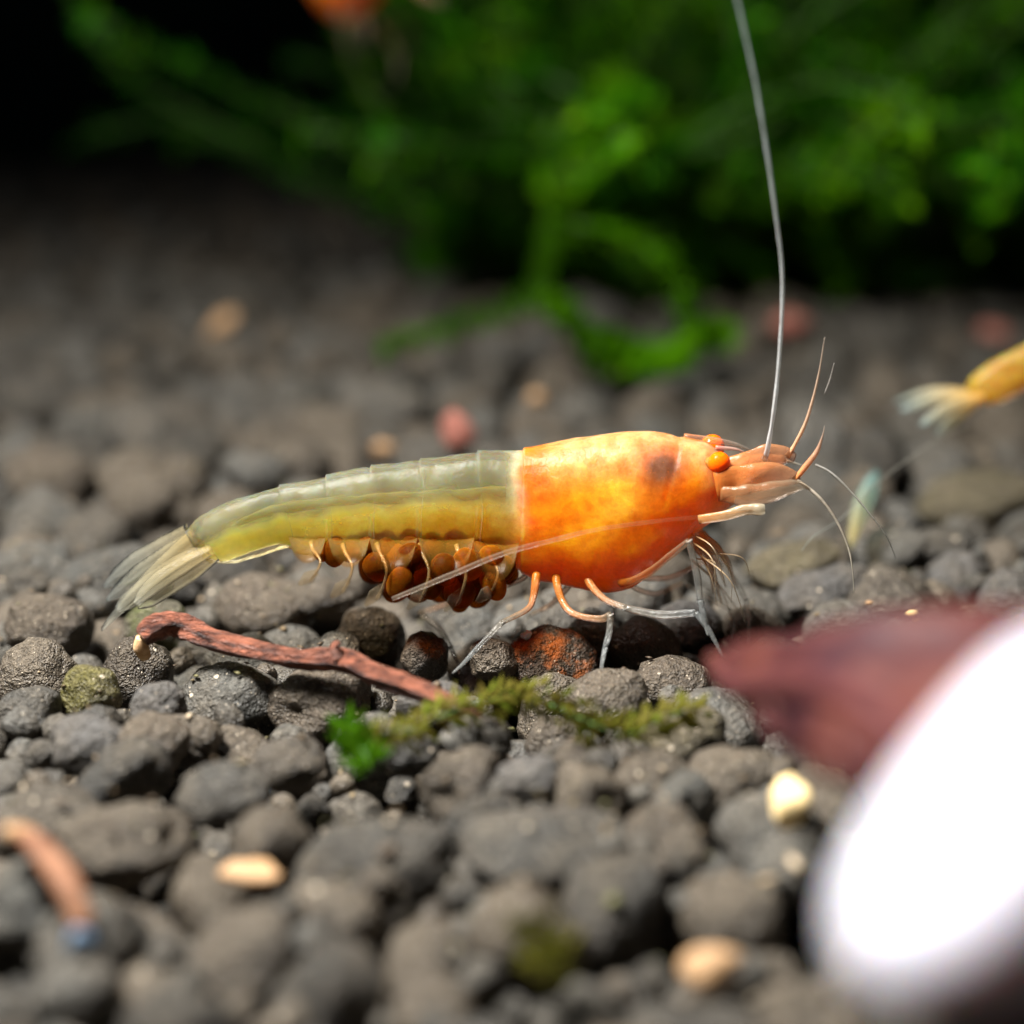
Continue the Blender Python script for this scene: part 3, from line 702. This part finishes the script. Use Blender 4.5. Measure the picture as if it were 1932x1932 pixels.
# walking legs: orange at the hip, glass-clear below
LEG = [
 ([(1012,1090,-.10),(1006,1128,-.14),(994,1150,-.18),(948,1174,-.26)], (13,9.5,8.5,8.5), [(948,1174,-.26),(920,1203,-.30),(895,1229,-.34)], (8.5,7.5,7), [(895,1229,-.34),(874,1252,-.38),(854,1270,-.42)], (6.5,5,2)),
 ([(985,1092,.10),(900,1120,.20),(820,1148,.24),(790,1156,.24)], (9,8,8,8), [(790,1156,.24),(828,1185,.16),(850,1222,.08)], (8,8.5,8), [(850,1222,.08),(864,1252,.0),(866,1272,-.05)], (7,5,2)),
 ([(1050,1092,-.10),(1060,1132,-.15),(1082,1158,-.20),(1130,1168,-.26),(1152,1160,-.28)], (13,10,9.5,9.5,9), [(1152,1160,-.28),(1150,1190,-.31),(1143,1216,-.34)], (9,9,7.5), [(1143,1216,-.34),(1136,1252,-.38),(1130,1296,-.42)], (7,5.5,2.5)),
 ([(1110,1095,-.11),(1140,1130,-.17),(1180,1147,-.22)], (12,10,9), [(1180,1147,-.22),(1245,1160,-.26),(1312,1156,-.28)], (10,13,11), [(1312,1156,-.28),(1338,1190,-.31),(1366,1243,-.34)], (9,8,3)),
 ([(1175,1100,-.13),(1220,1082,-.19),(1262,1050,-.23),(1300,1020,-.25)], (12,11,10,8), [(1300,1020,-.25),(1314,1080,-.27),(1321,1132,-.28)], (9,10,9), [(1321,1132,-.28),(1330,1172,-.30),(1336,1200,-.32)], (10,8,3)),
 ([(1190,1085,.10),(1260,1090,.16),(1330,1060,.20),(1362,1062,.22)], (9,8,7,6), [(1362,1062,.22),(1390,1100,.2),(1408,1132,.17)], (7,8,7), [(1408,1132,.17),(1413,1180,.1),(1412,1216,.04)], (7,6,2)),
 ([(1170,1090,.10),(1230,1120,.18),(1290,1100,.24)], (9,8,7), [(1290,1100,.24),(1340,1130,.2),(1376,1150,.16)], (7,7,6), [(1376,1150,.16),(1385,1180,.1),(1380,1205,.05)], (5,4,2)),
 ([(1080,1095,.10),(1040,1140,.2),(1000,1160,.26)], (10,8,7), [(1000,1160,.26),(980,1185,.24),(968,1200,.22)], (7,6,5), [(968,1200,.22),(962,1220,.2),(958,1236,.18)], (5,4,2)),
]
for a, ra, b, rb, c, rc in LEG:
    a = [(a[0][0]+4, a[0][1]-30, a[0][2]*.25)]+a; ra = (ra[0]*1.15,)+ra
    far = a[0][2] > 0
    l0 = limb('leg', a, ra, (1., .30, .01), (.92, .74, .50) if a[0][0] < 1160 else (.98, .70, .46), (.46 if a[0][0] < 1160 else .12) if not far else .16, .08, 34, 10, 1, .15, thick=.66, hold=2.2)
    limb('shank', b, rb, (.86, .76, .60), (.82, .88, .88), .09, .09, 22, 10, 1, .12, parent=l0, thick=.64)
    limb('foot', c, rc, (.80, .86, .86), (.88, .90, .86), .10, .20, 18, 9, 1, .1, parent=l0, thick=.68)
    limb('joint', [b[0], (b[0][0]+.6, b[0][1]+1.2, b[0][2])], (rb[0]*1.1, rb[0]*1.0), (.95, .95, .9), (.95, .95, .9), .3, .3, 5, 10, parent=l0, thick=.68)
# mouth fans, orange and clear, below the head
for k, (x0, y0, x1, y1) in enumerate([(1300,1010,1352,1090),(1310,1000,1378,1075),(1318,992,1345,1120),(1305,1020,1362,1140),(1325,1005,1392,1110),(1312,1012,1370,1108)]):
    limb('mouthpart', [(x0, y0, -.02+.03*k), ((x0+x1)/2+8, (y0+y1)/2-6, -.03+.035*k), (x1, y1, .0+.03*k)], (7, 6, 1.5), (1., .36, .05), (.80, .55, .28), .45, .22, 20, 8, .5, .3)
rh = random.Random(4)
for k in range(12):
    x0, y0 = rh.uniform(1295, 1330), rh.uniform(1000, 1060); x1, y1 = rh.uniform(1335, 1420), rh.uniform(1090, 1190); yy = rh.uniform(-.2, .2)
    limb('mouth_bristle', [(x0, y0, yy*.4), ((x0+x1)/2+rh.uniform(0, 26), (y0+y1)/2-rh.uniform(0, 22), yy), (x1, y1, yy*.8)], (1.8, 1.3, .5), (.98, .62, .26), (.85, .76, .6), .4, .3, 18, 6)
# swimmerets
def flap(pts, w, col, opa, yy, name='swimmeret'):   # thin leaf-shaped plate with a thickness of its own
    q = [sp(x, y, yy) for x, y in pts]
    return limb(name, [(x, y, yy) for x, y in pts], w, col[0], col[1], opa[0], opa[1], 26, 14, .30)
for k, (x, y) in enumerate([(590,1036),(650,1040),(715,1040),(795,1040),(865,1042),(925,1050)]):
    for yy in (-.17, .17):
        L_ = (60, 78, 92, 98, 100, 78)[k]
        q = [(x, y, yy*.8), (x+14, y+L_*.35, yy*1.05), (x+8, y+L_*.7, yy*1.1), (x-6, y+L_, yy*.95)]
        sw = limb('swimmeret', [(x-4, y-14, yy*.7)]+[(a, b, c*1.12) for a, b, c in q], (5, 3.6, 2.8, 2.4, 1), (1., .60, .12), (.95, .74, .40), .16, .08, 26, 8, .6)
        q2 = [q[2], (q[2][0]-16, q[2][1]+L_*.2, yy*1.2), (q[2][0]-34, q[2][1]+L_*.42, yy*1.1)]
        V, F, t = tube([sp(*p) for p in q2], [cm(5), cm(13), cm(3)], 18, 14, .2)
        mesh_obj('swimmeret_flap', V, F, S_FILM, sw, attrs=paint(len(V), (.92, .80, .58), .05))
# side plates hanging from the segments over the upper eggs, clear amber
for k, (x, y, hw, L_) in enumerate([(580,1010,36,52),(658,1008,42,62),(742,1006,48,76),(842,1004,56,86),(936,1010,46,88)]):
    for yy in (-1, 1):
        n_, m_ = 14, 17; V = []
        for side_ in (0, 1):
            for a in range(n_):
                for b in range(m_):
                    u = -1+2*b/(m_-1); f = a/(n_-1); f2 = f*(1-.38*abs(u)**2.2)
                    V.append(sp(x+u*hw*(1-.25*f), y+L_*f2, yy*(.035+.185*math.sin(f*1.45)+.004*side_)))
        F = []; N0 = n_*m_
        for a in range(n_-1):
            for b in range(m_-1):
                i = a*m_+b; F += [[i, i+1, i+m_+1, i+m_], [N0+i, N0+i+m_, N0+i+m_+1, N0+i+1]]
        t = np.tile(np.repeat(np.linspace(0, 1, n_), m_), 2)
        mesh_obj('side_plate', np.array(V), F, S_FILM, root, attrs=paint(len(V), lerp((1., .60, .06), (.95, .55, .10), t), .045*(1-t)+.015))
# brown eggs carried between the swimmerets
re = random.Random(5); eggs = []
def low(x): return np.interp(x, [620, 690, 700, 740, 800, 867, 915, 945, 970], [1062, 1075, 1112, 1142, 1140, 1162, 1150, 1128, 1090])
fix = [(712,1085,-.10,30),(867,1132,-.12,32),(750,1116,-.06,29),(914,1118,-.02,30),(808,1112,-.10,30),(838,1090,-.16,29),(772,1072,-.15,31),(733,1054,-.16,27),(882,1080,-.17,31),(928,1074,-.15,29),(820,1054,-.18,29),(632,1056,-.10,25),(604,1052,-.07,21),(664,1050,-.06,25),(790,1122,.02,29),(950,1086,-.08,26)]
for x, y, yy, r in fix: eggs.append((x, y-15, yy*1.1, r))
tries = 0
while len(eggs) < 70 and tries < 6000:
    tries += 1; x = re.uniform(690, 962); y = re.uniform(1022, low(x)-32); yy = re.uniform(-.17, .17); r = re.uniform(25, 31)
    if all(((x-a)**2+(y-b)**2+((yy-c)/.00186)**2)**.5 > (r+s)*.72 for a, b, c, s in eggs): eggs.append((x, y, yy, r))
eV = []
for k in range(5):
    Vv = V3.copy()
    for i, p in enumerate(V3): Vv[i] = p*(1+.05*noise.noise(Vector(p)*1.6+Vector((k*9, 0, 0))))
    me = bpy.data.meshes.new('egg'); me.from_pydata(Vv.tolist(), [], F3.tolist()); me.polygons.foreach_set('use_smooth', [True]*len(me.polygons)); me.materials.append(M['egg']); eV.append(me)
for k, (x, y, yy, r) in enumerate(eggs):
    yy = max(-1, min(1, yy/(.05+.16*float(sstep(1030, 1085, y)))))*(.05+.16*float(sstep(1030, 1085, y)))
    o = bpy.data.objects.new('egg', eV[k % 5]); C.objects.link(o); o.parent = root; o.location = sp(x, y, yy); s = cm(r)
    o.scale = (s*re.uniform(.78, 1), s*.95, s*re.uniform(1.0, 1.32)); o.rotation_euler = (re.uniform(-.4, .4), re.uniform(-.6, .6), re.uniform(0, 6))
# tail fan: telson and uropods as thin ribbed plates
def plate(name, pts, wid, yy0, yy1, tilt, col, opa, th=.012):
    n, m = 40, 13
    Q, W = resample([(x, y, 0) for x, y in pts], n, wid); P = []
    for k in range(n):
        f = k/(n-1); P.append(sp(Q[k][0], Q[k][1], yy0*(1-f)+yy1*f))
    P = np.array(P); T = np.gradient(P, axis=0); T /= np.linalg.norm(T, axis=1)[:, None]
    side = np.cross(T, np.array((0, 1.0, 0))); side /= np.linalg.norm(side, axis=1)[:, None]
    side = side*math.cos(tilt)+np.array((0, 1.0, 0))*math.sin(tilt); nor = np.cross(T, side)
    V = []; cl = []
    for s in (1, -1):
        for k in range(n):
            for j in range(m):
                u = -1+2*j/(m-1); rib = .004*math.cos(u*9)*s*0+.005*(1-abs(u))
                V.append(P[k]+side[k]*u*cm(W[k, 0]*1.1)+nor[k]*(s*th*(1-u*u*.85)+.0022*math.cos(u*11)+.02*(1-u*u))); cl.append(k/(n-1))
    N0 = n*m; F = []
    for k in range(n-1):
        for j in range(m-1):
            a = k*m+j; F.append([a, a+1, a+m+1, a+m]); F.append([N0+a, N0+a+m, N0+a+m+1, N0+a+1])
        F.append([k*m, k*m+m, N0+k*m+m, N0+k*m]); F.append([k*m+m-1, N0+k*m+m-1, N0+k*m+2*m-1, k*m+2*m-1])
    for k in (0, n-1):
        F.append([k*m+j for j in range(m)]+[N0+k*m+j for j in range(m-1, -1, -1)])
    cl = np.array(cl)
    return mesh_obj(name, np.array(V), F, S_FILM, root, attrs=paint(len(V), lerp(col[0], col[1], cl), opa[0]*(1-cl)+opa[1]*cl))
plate('telson', [(380,1016),(335,1050),(285,1092),(240,1136),(192,1184)], (26,21,16,10,2), 0, 0, .25, ((.86,.70,.34),(.82,.84,.76)), (.20,.12))
plate('uropod', [(404,1042),(360,1070),(312,1100),(276,1128),(256,1143)], (17,25,26,20,8), -.05, -.15, .15, ((.90,.74,.36),(.84,.84,.72)), (.18,.10))
plate('uropod', [(392,1036),(340,1066),(286,1102),(240,1136),(220,1150)], (14,19,20,15,6), -.03, -.08, .15, ((.88,.72,.36),(.82,.84,.76)), (.14,.08))
plate('uropod', [(362,1002),(312,1036),(264,1064),(226,1088),(204,1101)], (17,24,25,19,7), .05, .20, -.15, ((.84,.72,.42),(.76,.84,.84)), (.16,.10))
plate('uropod', [(366,1012),(314,1050),(266,1084),(228,1114),(208,1128)], (14,19,20,15,6), .04, .11, -.15, ((.84,.72,.42),(.76,.84,.84)), (.14,.08))
tag(root, 'orange shrimp carrying brown eggs, standing on the granules behind the red twig', 'shrimp', 'shrimps in the tank')

# two more shrimps, only partly in view
s2 = copy_tree(root, None, skip=('egg', 'swimmeret', 'mouthpart', 'telson', 'uropod'))
tag(s2, 'golden shrimp of which only the spread clear tail shows, beyond the crusted granule', 'shrimp')
s2.scale = (.82,)*3; A2 = Euler((0, math.radians(-13), math.radians(-10))); s2.rotation_euler = A2
s2.location = at_d(1842, 750, 8.5)-A2.to_matrix() @ (Vector(sp(378, 1036))*.82)
for ch in s2.children:
    if ch.name.startswith('body'):                 # this one is golden all over
        ch.data = ch.data.copy(); nV = len(ch.data.vertices)
        ch.data.attributes['pig'].data.foreach_set('color', np.tile(np.array((1.0, .42, .05, 1), dtype=np.float32), nV))
        ch.data.attributes['opa'].data.foreach_set('value', np.full(nV, .45, dtype=np.float32))
root1 = root; root = s2
GC = ((1., .66, .16), (.62, .80, .80))
plate('telson', [(385,1030),(330,1024),(270,1022),(215,1026),(170,1030)], (15,17,17,14,4), 0, 0, .3, GC, (.5,.26))
plate('uropod', [(390,1036),(335,1046),(275,1062),(225,1080),(196,1092)], (10,18,20,14,4), -.06, -.2, .2, GC, (.5,.24))
plate('uropod', [(392,1042),(350,1062),(305,1088),(265,1110),(245,1122)], (9,15,17,11,4), -.04, -.12, .2, GC, (.45,.22))
plate('uropod', [(385,1024),(330,1008),(275,998),(220,996),(182,998)], (10,17,19,14,5), .06, .22, -.2, GC, (.45,.22))
root = root1
s3 = copy_tree(root, None, skip=('egg', 'swimmeret', 'mouthpart', 'leg', 'antenna', 'flagellum'))
tag(s3, 'far orange shrimp perched on the moss, only its blurred belly in view', 'shrimp')
s3.scale = (1.35,)*3; s3.rotation_euler = (0, math.radians(20), math.radians(-60))
s3.location = at_d(650, 22, 13.0)-Matrix.Rotation(math.radians(-60), 3, 'Z') @ Matrix.Rotation(math.radians(20), 3, 'Y') @ (Vector(sp(1180, 1085))*1.35)

# thin feeler lying behind, and a pale sliver of cast-off shell
def clear_thing(name, pts, rr_, c0_, c1_, o0, o1, label, cat, flat=1.0, n=50, seg=8, d=8.0):
    V, F, t = tube(pts, [cm(r, d) for r in rr_], n, seg, flat)
    return tag(mesh_obj(name, V, F, S_LIMB, None, attrs=paint(len(V), lerp(c0_, c1_, t), o0*(1-t)+o1*t)), label, cat)
clear_thing('algae_hair', [at_d(1835, 798, 8.3), at_d(1760, 835, 8.1), at_d(1690, 884, 7.9), at_d(1640, 925, 7.7), at_d(1585, 980, 7.5), at_d(1535, 1012, 7.35), at_d(1512, 1040, 7.3)], (.7, 1, 1, .9, .9, .9, .6), (.55, .5, .42), (.55, .6, .55), .55, .5, 'thin clear hair running down from the second shrimp tail to the bed', 'hair')
P = [at_d(1606, 1030, 8.2), at_d(1612, 1000, 8.3), at_d(1624, 960, 8.4), at_d(1640, 925, 8.5), at_d(1652, 900, 8.6)]
V, F, t = tube(P, [cm(x, 7.8) for x in (8, 24, 36, 34, 18)], 30, 16, .5)
tag(mesh_obj('shell_sliver', V, F, S_FILM, None, attrs=paint(len(V), lerp((.95, .80, .35), (.50, .78, .74), np.clip(t*1.8-.3, 0, 1)), .40)), 'pale blue and yellow sliver of cast shell standing between granules', 'shell')

# ------------------------------------------------------------------ moss
def moss_material(name, c1, c2, c3):
    T = NT(name); a = T.n('ShaderNodeAttribute', attribute_name='rnd')
    T.l(T.ramp(a.outputs['Fac'], [(0, c1), (.55, c2), (1, c3)]), T.p.inputs['Base Color'])
    T.p.inputs['Roughness'].default_value = .6; T.p.inputs['Specular IOR Level'].default_value = .08
    tl = T.n('ShaderNodeBsdfTranslucent'); T.l(T.ramp(a.outputs['Fac'], [(0, c1), (.55, c2), (1, c3)]), tl.inputs[0])
    m = T.n('ShaderNodeMixShader'); m.inputs[0].default_value = .4; T.l(T.p.outputs[0], m.inputs[1]); T.l(tl.outputs[0], m.inputs[2]); T.l(m.outputs[0], T.out.inputs[0])
    return T.m
M['moss'] = moss_material('moss_leaf', (.012, .080, .0005), (.040, .22, .001), (.14, .33, .002))
M['moss_y'] = moss_material('yellow_moss_leaf', (.04, .17, .001), (.09, .27, .002), (.16, .33, .004))
M['moss_b'] = moss_material('olive_moss_leaf', (.10, .075, .016), (.14, .13, .018), (.13, .18, .014))
M['moss_g'] = moss_material('bright_moss_leaf', (.03, .10, .002), (.06, .17, .003), (.11, .23, .006))
M['stem'] = plain_mat('moss_stem', (.02, .06, .006), (.04, .09, .01), 8, .7)
def strand_leaves(Q, size, per, rng, LV, LF, LR, tone, thin=0.0, fuzz=0.0):
    n = len(Q); T, N, B = frames(Q)
    for k in range(n):
        for _ in range(per):
            a = rng.uniform(0, 6.28); d = N[k]*math.cos(a)+B[k]*math.sin(a)
            tip = d*rng.uniform(.7, 1.15)*size+T[k]*size*rng.uniform(.3, .9)
            w = np.cross(d, T[k]); w /= np.linalg.norm(w)+1e-9; w = w*size*.20
            if rng.random() < thin: continue
            sz = rng.uniform(.6, 1.25); tip = tip*sz; w = w*sz
            b = Q[k]+T[k]*rng.uniform(-.5, .5)*.05+d*rng.uniform(0, fuzz); i = len(LV)
            up_ = d*.0+T[k]*size*.12
            LV += [b, b+tip*.45+w+up_, b+tip, b+tip*.45-w+up_]; LF += [[i, i+1, i+2], [i, i+2, i+3]]
            r = min(1, max(0, rng.gauss(tone, .2))); LR += [r]*4
def strand_obj(name, pts, size, mat, label, per=5, n=70, cat='moss', rad_=.015, group=None, thin=0.0, fuzz=0.0):
    rng = random.Random(len(bpy.data.objects)); Q = resample(pts, n); o = empty(name, pts[0]); b = np.array(o.location)
    V, F, _ = tube([q for q in Q[::4]], [rad_]*len(Q[::4]), n, 6); mesh_obj('stem', V-b, F, M['stem'], o)
    LV, LF, LR = [], [], []; strand_leaves(Q, size, per, rng, LV, LF, LR, .5, thin, fuzz)
    lv = mesh_obj('leaves', np.array(LV)-b, LF, mat, o, attrs={'rnd': ('FLOAT', LR)}); lv['kind'] = 'stuff'
    return tag(o, label, cat, group)
strand_obj('moss_strand', [at_d(1030, 420, 12.8), at_d(1110, 428, 12.6), at_d(1190, 452, 12.5), at_d(1255, 495, 12.4), at_d(1290, 555, 12.3), at_d(1302, 610, 12.2), at_d(1345, 632, 12.1)], .12, M['moss_y'], 'curled green moss strand bending down to the bed behind the shrimp', 6)
strand_obj('moss_strand', [at_d(1020, 555, 12.5), at_d(1075, 602, 12.4), at_d(1150, 650, 12.2), at_d(1230, 668, 12.1), at_d(1300, 650, 12.1), at_d(1350, 630, 12.0)], .14, M['moss_y'], 'bright green moss strand sagging onto the bed below the curled one', 7)
strand_obj('moss_strand', [at_d(1100, 640, 12.2), at_d(1160, 680, 12.0), at_d(1230, 690, 11.95), at_d(1280, 676, 11.95)], .13, M['moss_y'], 'dark green moss tuft at the lowest point of the sagging strand', 8, 40)
strand_obj('moss_strand', [at_d(1050, 380, 13.2), at_d(1030, 470, 12.9), at_d(1010, 545, 12.6), at_d(945, 588, 12.4), at_d(850, 618, 12.2), at_d(732, 655, 12.1)], .105, M['moss_y'], 'green moss strand reaching out over the bed away from the curl', 5, 80)
strand_obj('moss_strand', [at_d(1760, 300, 14), at_d(1800, 360, 13.8), at_d(1828, 420, 13.6), at_d(1840, 452, 13.5)], .09, M['moss_g'], 'yellow-green moss shoot hanging down above the second shrimp', 6, 40)
strand_obj('moss_strand', [at_d(1395, 250, 14), at_d(1372, 320, 13.8), at_d(1345, 375, 13.6)], .08, M['moss_g'], 'short green moss shoot hanging beside the long upright feeler', 6, 36)
# strand fragment on the near granules
strand_obj('moss_fragment', [at_z(690, 1435, .05), at_z(684, 1405, .10), at_z(716, 1392, .12), at_z(780, 1378, .13), at_z(850, 1345, .13), at_z(920, 1322, .14), at_z(1000, 1308, .14)], .048, M['moss_b'], 'loose olive-green moss thread draped over granules in front of the twig', 6, 80, rad_=.005, thin=.25, fuzz=.04)
strand_obj('moss_fragment', [at_z(960, 1312, .13), at_z(1040, 1330, .13), at_z(1110, 1362, .13), at_z(1180, 1386, .12), at_z(1240, 1360, .13), at_z(1300, 1340, .12)], .048, M['moss_b'], 'olive brown moss thread trailing over granules in front of the shrimp legs', 6, 80, rad_=.005, thin=.25, fuzz=.04)
strand_obj('moss_fragment', [at_z(700, 1452, .06), at_z(690, 1425, .10), at_z(672, 1398, .12), at_z(664, 1382, .13)], .05, M['moss_g'], 'bright green moss tuft at the end of the loose olive-green thread', 10, 30, rad_=.005, thin=.25, fuzz=.04)
strand_obj('moss_fragment', [at_z(1040, 1850, .03), at_z(1035, 1800, .09), at_z(1015, 1755, .12)], .05, M['moss_b'], 'faint green shred on the very blurred foreground granules', 7, 24, rad_=.005, thin=.25, fuzz=.04)

def moss_clump(name, x0, x1, y0, y1, zt, n, label, mat, tone, seed, lean=(0, -.6)):
    rng = random.Random(seed); o = empty(name, ((x0+x1)/2, (y0+y1)/2, 0)); b = np.array(o.location)
    LV, LF, LR, SV_, SF_ = [], [], [], [], []
    for s in range(n):
        p = np.array((rng.uniform(x0, x1), rng.uniform(y0, y1), 0.0)); d = np.array((rng.gauss(lean[0], .35), rng.gauss(lean[1]*.3, .35), 1.0)); pts = [p.copy()]
        H = zt*rng.uniform(.55, 1.1); steps = 9
        for k in range(steps):
            d = d+np.array((rng.gauss(lean[0]*.12, .30), rng.gauss(lean[1]*.10, .24), rng.gauss(-.10, .22))); d /= np.linalg.norm(d)
            lowz = max(.35+.42*min(1, k/2), 2.30-(p[1]+6.8)*.100+rng.gauss(0, .12))
            if p[2]+d[2]*H/steps*1.25 < lowz: d[2] = abs(d[2])*.5+.35; d /= np.linalg.norm(d)
            p = p+d*H/steps*1.25; pts.append(p.copy())
        Q = resample(pts, 34); strand_leaves(Q, .15, 6, rng, LV, LF, LR, tone+rng.gauss(0, .16))
        V, F, _ = tube(pts, [.028]*len(pts), 18, 5); off = sum(len(q) for q in SV_); SV_.append(V-b); SF_ += [[i+off for i in f] for f in F]
    mesh_obj('stems', np.concatenate(SV_), SF_, M['stem'], o)['kind'] = 'stuff'
    mesh_obj('leaves', np.array(LV)-b, LF, mat, o, attrs={'rnd': ('FLOAT', LR)})['kind'] = 'stuff'
    return tag(o, label, 'moss')
moss_clump('moss_clump', -.9, .9, 9.5, 12.5, 3.6, 75, 'dense dark green moss clump rising behind the shrimp back, below the far shrimp', M['moss'], .40, 11, lean=(.35, -.6))
moss_clump('moss_clump', .6, 3.0, 8.6, 11.5, 3.9, 80, 'bright green moss clump behind the long upright feeler', M['moss'], .62, 12)
moss_clump('moss_clump', 2.8, 5.6, 8.8, 12, 3.9, 80, 'green moss clump behind the second shrimp, at the tank side', M['moss'], .55, 13)

# ------------------------------------------------------------------ fine waste scattered over the granules
rd = random.Random(21); V, F, R_ = [], [], []
for _ in range(1500):
    y = rd.uniform(-2.2, 3.0); x = rd.uniform(-1, 1)*(.30*(y-CAM.y)+.3); z = on_bed((x, y), .01)
    if z < -.3: continue
    L_ = rd.uniform(.006, .022)*(2.2 if rd.random() < .08 else 1); a = rd.uniform(0, 6.28); e = rd.uniform(-.5, .5)
    d = np.array((math.cos(a)*math.cos(e), math.sin(a)*math.cos(e), math.sin(e))); n_ = np.array((-math.sin(a), math.cos(a), 0))*rd.uniform(.25, .7); u = np.cross(d, n_)*.6
    c = np.array((x, y, z+L_*.15)); i = len(V)
    V += [c-d*L_, c+n_*L_, c+u*L_, c-n_*L_, c-u*L_, c+d*L_*rd.uniform(.6, 1.3)]
    F += [[i, i+1, i+2], [i, i+2, i+3], [i, i+3, i+4], [i, i+4, i+1], [i+5, i+2, i+1], [i+5, i+3, i+2], [i+5, i+4, i+3], [i+5, i+1, i+4]]; R_ += [rd.random()]*6
T = NT('fine_waste'); a_ = T.n('ShaderNodeAttribute', attribute_name='rnd')
T.l(T.ramp(a_.outputs['Fac'], [(0, (.05, .032, .018)), (.4, (.13, .085, .04)), (.7, (.10, .10, .035)), (.85, (.30, .21, .12)), (1, (.50, .42, .30))]), T.p.inputs['Base Color']); T.p.inputs['Roughness'].default_value = .6
tag(mesh_obj('detritus', V, F, T.m, attrs={'rnd': ('FLOAT', R_)}), 'fine brown and tan waste crumbs scattered over the granules', 'debris', kind='stuff')
